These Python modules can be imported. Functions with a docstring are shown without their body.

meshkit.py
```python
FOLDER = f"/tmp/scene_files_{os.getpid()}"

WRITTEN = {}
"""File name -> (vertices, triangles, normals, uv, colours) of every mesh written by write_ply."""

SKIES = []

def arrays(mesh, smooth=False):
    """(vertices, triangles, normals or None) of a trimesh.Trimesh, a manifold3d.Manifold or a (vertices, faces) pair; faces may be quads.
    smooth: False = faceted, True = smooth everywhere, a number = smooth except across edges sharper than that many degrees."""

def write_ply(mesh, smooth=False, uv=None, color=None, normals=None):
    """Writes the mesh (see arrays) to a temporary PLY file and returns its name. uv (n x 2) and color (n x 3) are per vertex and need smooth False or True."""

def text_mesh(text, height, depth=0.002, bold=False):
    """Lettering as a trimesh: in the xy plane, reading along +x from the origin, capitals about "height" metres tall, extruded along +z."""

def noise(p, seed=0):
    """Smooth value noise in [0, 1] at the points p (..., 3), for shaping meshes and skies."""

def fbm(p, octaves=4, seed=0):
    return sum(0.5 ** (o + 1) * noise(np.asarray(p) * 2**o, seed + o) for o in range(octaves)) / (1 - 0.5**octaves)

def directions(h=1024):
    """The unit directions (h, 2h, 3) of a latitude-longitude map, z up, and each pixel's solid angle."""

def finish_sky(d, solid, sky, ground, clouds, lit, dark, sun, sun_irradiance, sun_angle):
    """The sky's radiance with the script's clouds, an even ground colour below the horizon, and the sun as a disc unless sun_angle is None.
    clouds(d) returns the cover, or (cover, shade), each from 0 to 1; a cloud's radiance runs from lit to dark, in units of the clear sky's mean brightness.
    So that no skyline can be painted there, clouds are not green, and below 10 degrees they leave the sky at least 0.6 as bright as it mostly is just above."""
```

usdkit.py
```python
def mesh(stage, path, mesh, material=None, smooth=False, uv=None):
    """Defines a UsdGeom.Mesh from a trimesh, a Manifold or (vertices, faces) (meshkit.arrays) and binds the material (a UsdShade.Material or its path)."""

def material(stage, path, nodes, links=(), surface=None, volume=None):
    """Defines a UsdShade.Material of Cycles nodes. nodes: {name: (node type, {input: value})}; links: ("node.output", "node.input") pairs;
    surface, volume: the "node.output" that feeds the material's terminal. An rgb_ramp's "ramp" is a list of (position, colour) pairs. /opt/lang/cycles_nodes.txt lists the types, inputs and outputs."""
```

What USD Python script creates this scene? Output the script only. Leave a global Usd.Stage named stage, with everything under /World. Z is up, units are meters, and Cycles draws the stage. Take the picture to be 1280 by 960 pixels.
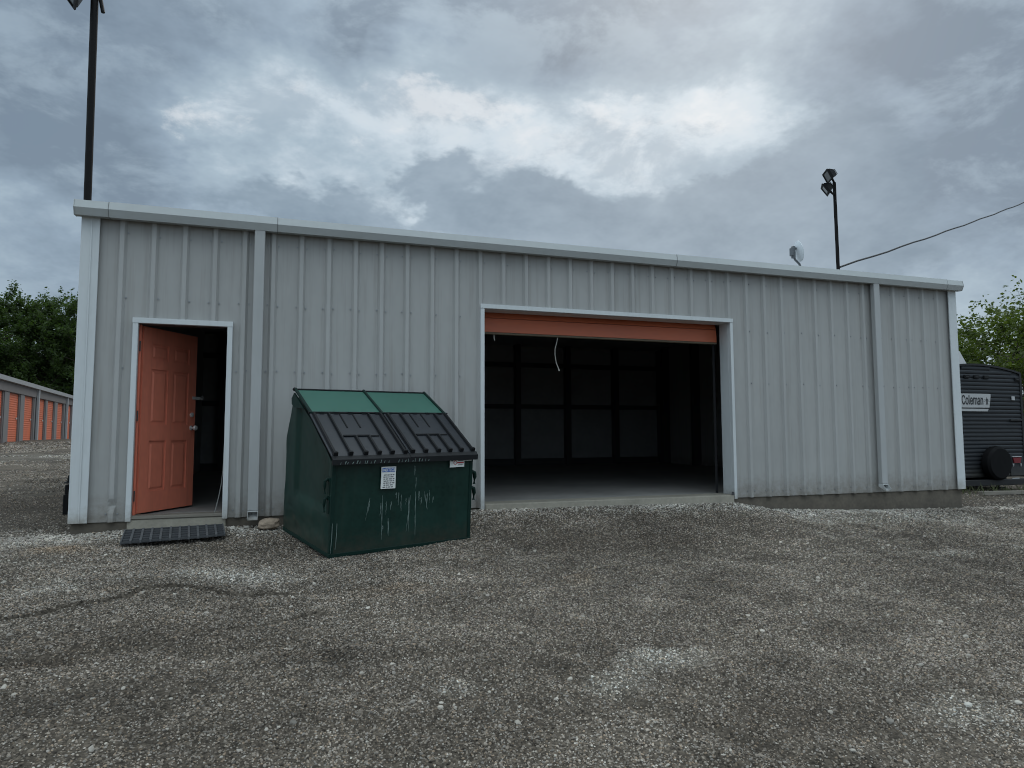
import math, numpy as np, trimesh, meshkit, usdkit
from pxr import Usd, UsdGeom, UsdLux, UsdShade, Gf, Sdf, Vt
from shapely.geometry import Polygon, box as rect, LineString
from shapely.ops import unary_union

stage = Usd.Stage.CreateInMemory()
UsdGeom.Xform.Define(stage, '/World')
# ------------------------------------------------------------------ camera
CAM = (2.2171, -7.8492, 0.9143)
YAW, PITCH, ROLL = 0.3134, 0.0741, -0.0027
cam = UsdGeom.Camera.Define(stage, '/World/camera')
cam.CreateHorizontalApertureAttr(36.0)
cam.CreateFocalLengthAttr(36.0 * 820 / 1280)
cam.CreateExposureAttr(0.0)
_f = np.array([math.sin(YAW) * math.cos(PITCH), math.cos(YAW) * math.cos(PITCH), math.sin(PITCH)])
_r = np.cross(_f, [0, 0, 1]); _r /= np.linalg.norm(_r); _u = np.cross(_r, _f)
_r, _u = _r * math.cos(ROLL) + _u * math.sin(ROLL), -_r * math.sin(ROLL) + _u * math.cos(ROLL)
cam.AddTransformOp().Set(Gf.Matrix4d(*_r, 0, *_u, 0, *(-_f), 0, *CAM, 1))

# ------------------------------------------------------------------ overcast sky and veiled sun
SUN_EL, SUN_AZ = math.radians(38), 0.62          # behind the building, behind the bright break in the cloud


class Graph:
    """A small writer for long node graphs: every call adds a node and returns its output."""
    def __init__(self):
        self.n, self.l = {}, []

    def add(self, kind, out, **ins):
        name = f'n{len(self.n)}'
        vals = {}
        for k, v in ins.items():
            if isinstance(v, str) and '.' in v:
                self.l.append((v, f'{name}.{k}'))
            else:
                vals[k] = v
        self.n[name] = (kind, vals)
        return f'{name}.{out}'

    def m(self, op, a, b=0.0, c=0.0):
        return self.add('math', 'value', math_type=op, value1=a, value2=b, value3=c)


def sky_material():
    g = Graph()
    d = g.add('texture_coordinate', 'generated')
    nrm = g.add('vector_math', 'vector', math_type='normalize', vector1=d)
    sep = g.add('separate_xyz', 'z', vector=nrm).split('.')[0]
    x, y, z = sep + '.x', sep + '.y', sep + '.z'
    az0, el0 = g.m('arctan2', x, y), g.m('arcsine', z)
    # the clouds hang in a layer: project the direction on it so that they flatten towards the horizon
    zz = g.m('add', g.m('maximum', z, 0.0), 0.62)
    flat = g.add('combine_xyz', 'vector', x=g.m('divide', x, zz), y=g.m('divide', y, zz), z=g.m('multiply', z, 1.2))

    def noise(scale, detail, rough=0.55, off=(0, 0, 0), dist=0.0):
        v = g.add('vector_math', 'vector', math_type='add', vector1=flat, vector2=off)
        return g.add('noise_texture', 'fac', vector=v, scale=scale, detail=detail, roughness=rough, distortion=dist)

    w1 = g.m('subtract', noise(4.0, 5, 0.6, (3.1, 7.7, 0)), 0.5)
    w2 = g.m('subtract', noise(4.0, 5, 0.6, (9.4, 1.2, 4)), 0.5)
    az = g.m('multiply_add', w1, 0.30, az0)
    el = g.m('multiply_add', w2, 0.22, el0)

    def blob(a, e, sa, se, amp):
        u = g.m('divide', g.m('subtract', az, a), sa)
        v = g.m('divide', g.m('subtract', el, e), se)
        q = g.m('add', g.m('multiply', u, u), g.m('multiply', v, v))
        return g.m('multiply', g.m('exponent', g.m('multiply', q, -1.0)), amp)

    def total(items, start):
        t = start
        for i in items:
            t = g.m('add', t, i)
        return t

    fine = g.m('subtract', noise(6.2, 10, 0.62, (0, 0, 0), 0.1), 0.5)
    broad = g.m('subtract', noise(1.8, 4, 0.5, (5, 2, 1)), 0.5)
    light = total([blob(*b) for b in BRIGHT], 0.40)
    light = g.m('multiply_add', broad, 0.35, light)
    light = g.m('multiply_add', fine, 1.15, light)
    tone = g.add('rgb_ramp', 'color', fac=light, ramp=TONES)
    wisp = noise(8.0, 10, 0.63, (6, 1, 8), 0.2)
    wisp = g.add('map_range', 'result', range_type='smoothstep', value=wisp, from_min=0.46, from_max=0.64, to_min=0.0, to_max=0.65)
    tone = g.add('mix_color', 'result', blend_type='mix', fac=wisp, a=tone, b=(.30 * K, .38 * K, .45 * K))
    puff = noise(6.5, 10, 0.62, (1, 6, 2), 0.15)
    puff = g.add('map_range', 'result', range_type='smoothstep', value=g.m('multiply_add', light, 0.35, puff), from_min=0.77, from_max=0.90, to_min=0.0, to_max=0.65)
    tone = g.add('mix_color', 'result', blend_type='mix', fac=puff, a=tone, b=(.67 * K, .70 * K, .725 * K))
    bank = total([blob(*b) for b in BANK], 0.0)
    bank = g.m('multiply_add', g.m('subtract', noise(7.0, 10, 0.66, (2, 8, 3), 0.15), 0.5), 1.0, bank)
    cover = g.add('map_range', 'result', range_type='smoothstep', value=bank, from_min=0.33, from_max=0.60, to_min=0.0, to_max=0.90)
    btone = g.add('rgb_ramp', 'color', fac=g.m('multiply_add', fine, 1.2, g.m('multiply_add', broad, 0.7, 0.45)), ramp=BANK_TONES)
    cl = g.add('mix_color', 'result', blend_type='mix', fac=cover, a=tone, b=btone)
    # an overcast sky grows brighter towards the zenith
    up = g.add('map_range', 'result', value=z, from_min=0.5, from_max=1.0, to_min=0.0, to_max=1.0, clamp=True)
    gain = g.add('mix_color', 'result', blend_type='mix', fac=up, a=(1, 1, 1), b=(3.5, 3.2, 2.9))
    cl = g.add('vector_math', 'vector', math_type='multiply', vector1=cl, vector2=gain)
    clear = g.add('sky_texture', 'color', sky_type='single_scattering', sun_disc=False, sun_elevation=SUN_EL, sun_rotation=SUN_AZ, aerosol_density=2.0)
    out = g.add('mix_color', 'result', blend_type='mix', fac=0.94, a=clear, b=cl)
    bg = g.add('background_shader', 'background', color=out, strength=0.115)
    return usdkit.material(stage, '/World/Looks/overcast_sky', g.n, g.l, surface=bg)


K = 10.0
TONES = [(0.0, (.17 * K, .225 * K, .285 * K)), (.28, (.25 * K, .325 * K, .40 * K)), (.5, (.355 * K, .445 * K, .515 * K)),
         (.7, (.52 * K, .60 * K, .66 * K)), (.9, (.59 * K, .645 * K, .685 * K)), (1.0, (.69 * K, .715 * K, .73 * K))]
BANK_TONES = [(.2, (.16 * K, .22 * K, .28 * K)), (.8, (.30 * K, .38 * K, .45 * K))]
#          azimuth, elevation, widths, strength
BRIGHT = [(-0.05, 0.42, 0.16, 0.075, 0.39), (0.17, 0.50, 0.10, 0.07, 0.28), (0.30, 0.43, 0.12, 0.05, 0.16), (0.50, 0.42, 0.20, 0.065, 0.39), (0.60, 0.44, 0.12, 0.05, 0.13),
          (-0.27, 0.40, 0.17, 0.14, -0.47), (-0.42, 0.34, 0.14, 0.09, -0.18), (-0.14, 0.56, 0.20, 0.08, -0.28), (0.06, 0.57, 0.05, 0.08, -0.47), (0.42, 0.62, 0.30, 0.085, -0.51),
          (0.98, 0.40, 0.20, 0.18, -0.44), (0.86, 0.41, 0.04, 0.03, 0.27), (-0.40, 0.25, 0.16, 0.06, 0.22), (-0.20, 0.30, 0.07, 0.02, 0.13), (0.96, 0.15, 0.2, 0.06, 0.11)]
BANK = [(-0.08, 0.335, 0.10, 0.045, 0.55), (0.05, 0.325, 0.10, 0.045, 0.60), (0.19, 0.365, 0.075, 0.068, 0.80), (0.34, 0.325, 0.12, 0.065, 0.80), (0.50, 0.29, 0.14, 0.065, 0.80),
        (0.66, 0.26, 0.14, 0.075, 0.75), (0.80, 0.35, 0.11, 0.10, 0.62), (0.88, 0.26, 0.16, 0.10, 0.45), (0.15, 0.345, 0.03, 0.02, -0.40)]
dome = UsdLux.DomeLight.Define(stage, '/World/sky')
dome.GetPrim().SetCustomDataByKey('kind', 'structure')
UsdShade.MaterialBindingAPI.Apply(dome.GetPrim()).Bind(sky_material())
sun = UsdLux.DistantLight.Define(stage, '/World/sun')
sun.CreateNormalizeAttr(True); sun.CreateIntensityAttr(0.15); sun.CreateAngleAttr(25.0); sun.CreateColorAttr(Gf.Vec3f(1.0, 0.96, 0.91))
sun.AddRotateXYZOp().Set(Gf.Vec3f(90 - math.degrees(SUN_EL), 0, 180 - math.degrees(SUN_AZ)))

# ------------------------------------------------------------------ helpers
usdkit_mesh = usdkit.mesh
NAMES = {}
ORIGIN = {}


def numbered(parent, name):
    k = NAMES.get((parent, name), 0)
    NAMES[(parent, name)] = k + 1
    return f'{parent}/{name}' + (f'_{k:03d}' if k else '')


def tag(prim, label=None, cat=None, group=None, kind=None):
    for k, v in (('label', label), ('category', cat), ('group', group), ('kind', kind)):
        if v:
            prim.SetCustomDataByKey(k, v)
    return prim


def thing(name, label, cat, loc=(0, 0, 0), group=None, matrix=None):
    """An Xform at the thing's base. Its parts are given in world coordinates (or in its own, if a matrix is given)."""
    path = numbered('/World', name)
    x = UsdGeom.Xform.Define(stage, path)
    if matrix is not None:
        x.AddTransformOp().Set(Gf.Matrix4d(*[float(v) for v in np.asarray(matrix, float).T.ravel()]))
        ORIGIN[path] = np.zeros(3)
    else:
        x.AddTranslateOp().Set(Gf.Vec3d(*map(float, loc)))
        ORIGIN[path] = np.asarray(loc, float)
    tag(x.GetPrim(), label, cat, group)
    return path


def part(parent, name, mesh, material, smooth=False, label=None, kind=None):
    path = numbered(parent, name)
    ORIGIN[path] = ORIGIN[parent]
    v, f, n = meshkit.arrays(mesh, False)
    m = trimesh.Trimesh(v - ORIGIN[parent], f, process=False)
    usdkit_mesh(stage, path, m, material, smooth)
    tag(stage.GetPrimAtPath(path), label, None, None, kind)
    return path


def solo(name, mesh, material, label=None, cat=None, group=None, kind=None, smooth=False):
    path = numbered('/World', name)
    usdkit_mesh(stage, path, mesh, material, smooth)
    tag(stage.GetPrimAtPath(path), label, cat, group, kind)
    ORIGIN[path] = np.zeros(3)
    return path


cat_ = trimesh.util.concatenate


def box(x0, x1, y0, y1, z0, z1):
    m = trimesh.creation.box([x1 - x0, y1 - y0, z1 - z0])
    m.apply_translation([(x0 + x1) / 2, (y0 + y1) / 2, (z0 + z1) / 2])
    return m


def cbox(x0, x1, y0, y1, z0, z1, c=0.003):
    """A box with chamfered edges, for trim that catches light."""
    pts = []
    for i, x in enumerate((x0, x1)):
        for j, y in enumerate((y0, y1)):
            for k, z in enumerate((z0, z1)):
                s = np.array([1 - 2 * i, 1 - 2 * j, 1 - 2 * k]) * c
                for a in np.eye(3):
                    pts.append(np.array([x, y, z]) + s * (1 - a))
    return trimesh.convex.convex_hull(np.array(pts))


def hull(pts):
    return trimesh.convex.convex_hull(np.asarray(pts, float))


def tube(points, radius, sides=8):
    """A capped tube along a polyline; radius may vary."""
    p = np.asarray(points, float)
    t = np.gradient(p, axis=0); t /= np.linalg.norm(t, axis=1, keepdims=True) + 1e-12
    ref = np.array([0, 0, 1.0]) if abs(t[0, 2]) < 0.9 else np.array([1.0, 0, 0])
    a = np.cross(t, ref); a /= np.linalg.norm(a, axis=1, keepdims=True) + 1e-12
    b = np.cross(t, a)
    ang = np.arange(sides) * 2 * np.pi / sides
    rad = np.broadcast_to(radius, (len(p),))[:, None, None]
    v = (p[:, None] + rad * (np.cos(ang)[None, :, None] * a[:, None] + np.sin(ang)[None, :, None] * b[:, None])).reshape(-1, 3)
    i, j = np.meshgrid(np.arange(len(p) - 1), np.arange(sides), indexing='ij')
    q = np.stack([i * sides + j, i * sides + (j + 1) % sides, (i + 1) * sides + (j + 1) % sides, (i + 1) * sides + j], -1).reshape(-1, 4)
    f = np.vstack([q[:, [0, 1, 2]], q[:, [0, 2, 3]]])
    n = len(v)
    v = np.vstack([v, p[0], p[-1]])
    k = np.arange(sides)
    f = np.vstack([f, np.stack([np.full(sides, n), (k + 1) % sides, k], 1), np.stack([np.full(sides, n + 1), (len(p) - 1) * sides + k, (len(p) - 1) * sides + (k + 1) % sides], 1)])
    return trimesh.Trimesh(v, f[:, ::-1], process=False)


def rod(a, b, r, sides=12):
    return tube([a, b], r, sides)


def prism_x(profile, x0, x1):
    """Extrudes a (y, z) polygon along x."""
    m = trimesh.creation.extrude_polygon(Polygon(profile), x1 - x0, engine='earcut')
    v = m.vertices
    return trimesh.Trimesh(np.stack([v[:, 2] + x0, v[:, 0], v[:, 1]], 1), m.faces, process=False)


def prism_y(poly, y0, y1):
    """Extrudes an (x, z) polygon (shapely or list) along y."""
    poly = poly if hasattr(poly, 'area') else Polygon(poly)
    out = []
    for g in getattr(poly, 'geoms', [poly]):
        if g.area > 1e-6:
            m = trimesh.creation.extrude_polygon(g, y1 - y0, engine='earcut')
            v = m.vertices
            out.append(trimesh.Trimesh(np.stack([v[:, 0], y0 + v[:, 2], v[:, 1]], 1), m.faces[:, ::-1], process=False))
    return cat_(out)


def prism_z(poly, z0, z1):
    poly = poly if hasattr(poly, 'area') else Polygon(poly)
    m = trimesh.creation.extrude_polygon(poly, z1 - z0, engine='earcut')
    m.apply_translation([0, 0, z0])
    return m


def moved(m, M):
    m = m.copy(); m.apply_transform(M); return m


def lettering(text, height, origin, depth=0.002, bold=False, stretch=1.0, shear=0.0):
    """Raised lettering that faces -y, starting at origin."""
    t = meshkit.text_mesh(text, height, depth, bold)
    v = t.vertices.copy()
    v = np.stack([(v[:, 0] + shear * v[:, 1]) * stretch, -v[:, 2], v[:, 1]], 1) + origin
    return trimesh.Trimesh(v, t.faces, process=False)


# ------------------------------------------------------------------ materials
def paint(name, color, rough=0.5, vary=0.12, scale=3.0, stretch=(1, 1, 1), dirt=None, dirt_z=None, bump=0.0, bump_scale=40.0, metallic=0.0, spec=0.5, streak=0.0, local=False, coat=0.0):
    """A worn surface: two scales of tone, optional vertical streaks, optional splashed dirt near a height, optional fine relief."""
    g = Graph()
    pos = g.add('texture_coordinate', 'object') if local else g.add('geometry', 'position')
    mp = g.add('mapping', 'vector', vector=pos, scale=stretch)
    n1 = g.add('noise_texture', 'fac', vector=mp, scale=scale, detail=5.0, roughness=0.6)
    n2 = g.add('noise_texture', 'fac', vector=mp, scale=scale * 9, detail=3.0, roughness=0.6)
    nn = g.m('multiply_add', n2, 0.35, g.m('multiply', n1, 0.65))
    c = np.array(color)
    col = g.add('rgb_ramp', 'color', fac=nn, ramp=[(0.3, c * (1 - vary)), (0.7, np.minimum(c * (1 + vary), 0.95))])
    if streak:
        sp = g.add('mapping', 'vector', vector=pos, scale=(14, 14, 0.5))
        s = g.add('noise_texture', 'fac', vector=sp, scale=1.0, detail=4.0, roughness=0.65)
        s = g.add('map_range', 'result', value=s, from_min=0.52, from_max=0.75, to_min=0.0, to_max=streak, clamp=True)
        col = g.add('mix_color', 'result', blend_type='mix', fac=s, a=col, b=c * 0.55 if dirt is None else np.array(dirt))
    if dirt is not None and dirt_z is not None:
        z = g.add('separate_xyz', 'z', vector=pos)
        h = g.add('map_range', 'result', value=z, from_min=dirt_z[0], from_max=dirt_z[1], to_min=1.0, to_max=0.0, clamp=True)
        k = g.add('noise_texture', 'fac', vector=pos, scale=11.0, detail=6.0, roughness=0.7)
        k = g.add('map_range', 'result', value=g.m('multiply', k, g.m('multiply', h, 1.5)), from_min=0.25, from_max=0.8, to_min=0.0, to_max=0.75, clamp=True)
        col = g.add('mix_color', 'result', blend_type='mix', fac=k, a=col, b=np.array(dirt))
    rr = g.add('map_range', 'result', value=nn, from_min=0.3, from_max=0.7, to_min=max(rough - 0.1, 0.05), to_max=min(rough + 0.1, 1))
    ins = dict(base_color=col, roughness=rr, metallic=metallic, specular_ior_level=spec)
    if bump:
        bn = g.add('noise_texture', 'fac', vector=pos, scale=bump_scale, detail=4.0, roughness=0.6)
        ins['normal'] = g.add('bump', 'normal', height=bn, strength=min(bump, 1.0), distance=0.01)
    out = g.add('principled_bsdf', 'BSDF', **ins)
    return usdkit.material(stage, f'/World/Looks/{name}', g.n, g.l, surface=out)


M = {}
M['siding'] = paint('grey_siding', (.362, .358, .345), .48, .09, 1.2, (1, 1, .35), dirt=(.17, .148, .12), dirt_z=(-.05, .50), streak=.36, bump=.22, bump_scale=2.2)
M['rib'] = paint('grey_siding_rib', (.375, .372, .36), .45, .08, 1.2, (1, 1, .35), dirt=(.17, .148, .12), dirt_z=(-.05, .45), streak=.22)
M['trim'] = paint('pale_trim', (.57, .595, .60), .45, .07, 2.0, (1, 1, .4), dirt=(.25, .22, .18), dirt_z=(-.05, .3), streak=.10)
M['gutter'] = paint('gutter_paint', (.43, .45, .445), .42, .07, 1.5, (.4, 1, 1), dirt=(.3, .29, .26), streak=.12)
M['downspout'] = paint('downspout_paint', (.385, .39, .385), .45, .07, 1.5, (1, 1, .4), streak=.1)
M['concrete'] = paint('concrete', (.30, .275, .225), .9, .25, 3.0, dirt=(.12, .105, .085), dirt_z=(-.4, .02), bump=.35, bump_scale=60)
M['footing'] = paint('foundation_concrete', (.118, .100, .078), .9, .35, 2.5, dirt=(.04, .034, .027), dirt_z=(-.45, .05), bump=.4, bump_scale=50)
M['slab'] = paint('slab_floor', (.26, .25, .235), .75, .25, 1.2, bump=.15, bump_scale=40)
M['screw'] = paint('screw_heads', (.30, .31, .32), .4, .2, 30, metallic=.6)
M['liner'] = paint('inside_wall', (.36, .365, .365), .8, .2, 1.5)
M['steel_dark'] = paint('dark_steel', (.055, .055, .058), .6, .2, 5)
M['roof'] = paint('roof_sheet', (.42, .43, .43), .5, .1, 1.0)
M['orange'] = paint('orange_door', (.64, .185, .115), .58, .14, 2.5, (1, 1, .5), streak=.30, dirt=(.30, .10, .06))
M['orange_panel'] = paint('orange_overhead', (.62, .16, .075), .45, .10, 2.0, (.4, 1, 1), dirt=(.30, .10, .06))
M['brown_seal'] = paint('door_seal', (.16, .13, .09), .8, .2, 6)
M['chrome'] = paint('brushed_metal', (.62, .60, .57), .35, .1, 20, metallic=.45)
M['track'] = paint('door_track', (.012, .013, .014), .8, .2, 8, spec=.2)
M['seam'] = paint('gutter_seam', (.16, .165, .165), .6, .2, 8)
M['strip_grey'] = paint('grey_strip', (.25, .25, .24), .8, .2, 20)
M['rope'] = paint('rope', (.60, .57, .52), .9, .15, 60)
M['green'] = paint('dark_green_paint', (.0045, .021, .0160), .40, .45, 2.2, dirt=(.045, .042, .032), dirt_z=(-.1, .40), bump=.12, bump_scale=5, local=True, streak=.12, spec=.3)
M['green_edge'] = paint('green_frame', (.004, .018, .014), .45, .3, 6, spec=.2, local=True)
M['teal'] = paint('teal_plastic', (.044, .145, .108), .5, .14, 2.5, local=True, bump=.05, bump_scale=4)
M['black_plastic'] = paint('black_plastic', (.013, .0155, .0205), .40, .25, 5, spec=.5, local=True, bump=.08, bump_scale=30)
M['shaded_black'] = paint('shaded_black_plastic', (.006, .0065, .0075), .5, .25, 5, spec=.25, local=True)  # darker lid plastic: rib shadows painted into the colour; hinge rods share it
M['scratch'] = paint('scraped_paint', (.12, .165, .15), .7, .45, 30, local=True)
M['sticker'] = paint('white_sticker', (.72, .73, .70), .5, .08, 20, local=True)
M['sticker_blue'] = paint('blue_print', (.06, .14, .42), .5, .1, 20, local=True)
M['sticker_ink'] = paint('black_print', (.10, .10, .11), .5, .1, 20, local=True)
M['sticker_red'] = paint('red_print', (.50, .06, .06), .5, .1, 20, local=True)
M['pole'] = paint('dark_pole', (.007, .006, .006), .6, .4, 6, (1, 1, .3), dirt=(.03, .014, .01), streak=.3, spec=.15)
M['black'] = paint('black_housing', (.006, .006, .0065), .5, .3, 10, spec=.15)
M['lens'] = paint('lamp_glass', (.05, .052, .05), .2, .1, 10)
M['dish'] = paint('dish_grey', (.62, .66, .69), .4, .06, 5)
M['dish_arm'] = paint('dish_arm', (.10, .11, .12), .5, .1, 8)
M['cable'] = paint('cable', (.012, .012, .013), .6, .1, 10)
M['trailer'] = paint('trailer_grey', (.015, .017, .020), .45, .10, 2.0, dirt=(.05, .047, .04), dirt_z=(-.1, .4), spec=.35)
M['trailer_dark'] = paint('trailer_black', (.005, .005, .0055), .6, .2, 5)
M['badge'] = paint('badge_white', (.40, .40, .40), .4, .05, 10)
M['badge_ink'] = paint('badge_black', (.015, .015, .016), .4, .05, 10)
M['tail_red'] = paint('red_lens', (.12, .008, .012), .3, .1, 10)
M['tyre'] = paint('black_cover', (.0035, .0035, .004), .75, .2, 10, spec=.15)
M['rubber'] = paint('mat_rubber', (.050, .052, .056), .8, .35, 9)
M['rubber_worn'] = paint('mat_rubber_dusty', (.095, .098, .102), .85, .45, 25)
M['rock'] = paint('tan_rock', (.36, .28, .21), .9, .4, 9, bump=.6, bump_scale=45)
M['timber'] = paint('weathered_wood', (.20, .18, .15), .9, .3, 6, (.3, 4, 4), bump=.3, bump_scale=40)
M['store_wall'] = paint('storage_wall', (.175, .158, .152), .8, .15, 1.5)
M['store_post'] = paint('storage_post', (.20, .185, .18), .8, .12, 2)
M['store_door'] = paint('storage_door', (.62, .135, .05), .6, .2, 2)
M['store_gutter'] = paint('storage_gutter', (.36, .36, .36), .5, .08, 2)
M['bark'] = paint('bark', (.07, .055, .042), .95, .35, 6, (1, 1, .3), bump=.6, bump_scale=25)
M['weed'] = paint('dry_weed', (.10, .115, .05), .9, .4, 8)


def leaf_material(name, dark, light, back):
    g = Graph()
    geo = g.add('geometry', 'position').split('.')[0]
    n = g.add('noise_texture', 'fac', vector=geo + '.position', scale=0.9, detail=4.0, roughness=0.65)
    k = g.m('multiply_add', geo + '.random_per_island', 0.55, g.m('multiply', n, 0.6))
    col = g.add('rgb_ramp', 'color', fac=k, ramp=[(0.2, dark), (0.75, light)])
    a = g.add('principled_bsdf', 'BSDF', base_color=col, roughness=0.55, specular_ior_level=0.3)
    tcol = g.add('mix_color', 'result', blend_type='multiply', fac=1.0, a=col, b=back)
    b = g.add('translucent_bsdf', 'BSDF', color=tcol)
    out = g.add('mix_closure', 'closure', fac=0.35, closure1=a, closure2=b)
    return usdkit.material(stage, f'/World/Looks/{name}', g.n, g.l, surface=out)


M['leaf_dark'] = leaf_material('leaves_dark', (.028, .050, .014), (.115, .165, .045), (1.3, 1.5, .6))
M['leaf_light'] = leaf_material('leaves_light', (.035, .055, .012), (.20, .24, .06), (1.5, 1.7, .6))


def gravel_tint(g, pos):
    """Colour factor of the lot: broad tone, pale limestone dust, brown earth and dark patches, all fixed to the place."""
    a = g.add('noise_texture', 'fac', vector=pos, scale=0.38, detail=4.0, roughness=0.6)
    b = g.add('noise_texture', 'fac', vector=pos, scale=2.3, detail=4.0, roughness=0.65)
    t = g.m('multiply_add', b, 0.45, g.m('multiply', a, 0.55))
    tint = g.add('rgb_ramp', 'color', fac=t, ramp=[(0.34, (.42, .415, .405)), (0.5, (.77, .765, .75)), (0.66, (1.24, 1.24, 1.23))])
    w = g.m('multiply', g.m('subtract', b, 0.5), 1.3)
    sep = g.add('separate_xyz', 'x', vector=pos).split('.')[0]

    def spots(items):
        tot = 0.0
        for (cx, cy, sx, sy, amp) in items:
            u = g.m('divide', g.m('subtract', sep + '.x', cx), sx)
            v = g.m('divide', g.m('subtract', sep + '.y', cy), sy)
            q = g.m('add', g.m('multiply', u, u), g.m('multiply', v, v))
            e = g.m('multiply', g.m('exponent', g.m('multiply', q, -1.0)), amp)
            tot = g.m('add', tot, e)
        return g.add('map_range', 'result', value=g.m('add', tot, w), from_min=0.30, from_max=0.9, to_min=0.0, to_max=1.0, clamp=True)

    pale = spots(PALE)
    brown = spots(BROWN)
    dark = spots(DARK)
    tint = g.add('mix_color', 'result', blend_type='mix', fac=g.m('multiply', pale, 0.85), a=tint, b=(1.55, 1.66, 1.72))
    tint = g.add('mix_color', 'result', blend_type='mix', fac=g.m('multiply', brown, 0.6), a=tint, b=(1.10, .86, .62))
    return g.add('mix_color', 'result', blend_type='mix', fac=g.m('multiply', dark, 0.8), a=tint, b=(.50, .475, .45))


#        x, y, widths, strength
PALE = [(.65, -2.15, .6, .30, .55), (1.35, -1.85, .35, .22, .45), (1.85, -2.0, .45, .30, .75), (3.05, -4.4, .22, .17, .6), (4.3, -4.25, .32, .20, 1.0), (3.85, -4.55, .25, .16, .7), (5.6, -5.2, .4, .35, .6),
        (.3, -.5, 1.0, .3, .6), (2.0, -.3, 1.0, .25, .5), (7.0, -.3, 2.0, .3, .4), (10.5, -.7, 3.0, .6, .7), (9.0, -2.4, 1.6, .3, .5), (8.5, -1.6, 1.2, .3, .35), (-4.5, 13, 4.0, 2.2, .7), (-8, 20, 4, 1.5, .6)]
BROWN = [(.95, -2.35, .12, .10, .6), (.2, -1.0, .35, .25, .8), (2.9, -2.6, .5, .3, .5), (4.6, -2.6, .5, .4, .4), (-1.5, -.2, 1.2, 1.0, .5)]
DARK = [(5.5, -1.5, 1.6, .5, .8), (1.3, -3.3, 1.3, .35, .7), (7.5, -.9, 1.0, .2, .5), (2.3, -3.7, .35, .12, .7), (.8, -3.62, .5, .08, .7), (4.7, -5.0, .7, .3, .7), (3.2, -3.9, .6, .3, .4), (8.0, -2.6, 1.5, .3, .45), (-1.6, 2.6, 2.2, 1.5, 1.0), (-3.5, 8.5, 2.5, .5, .6)]


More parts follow.
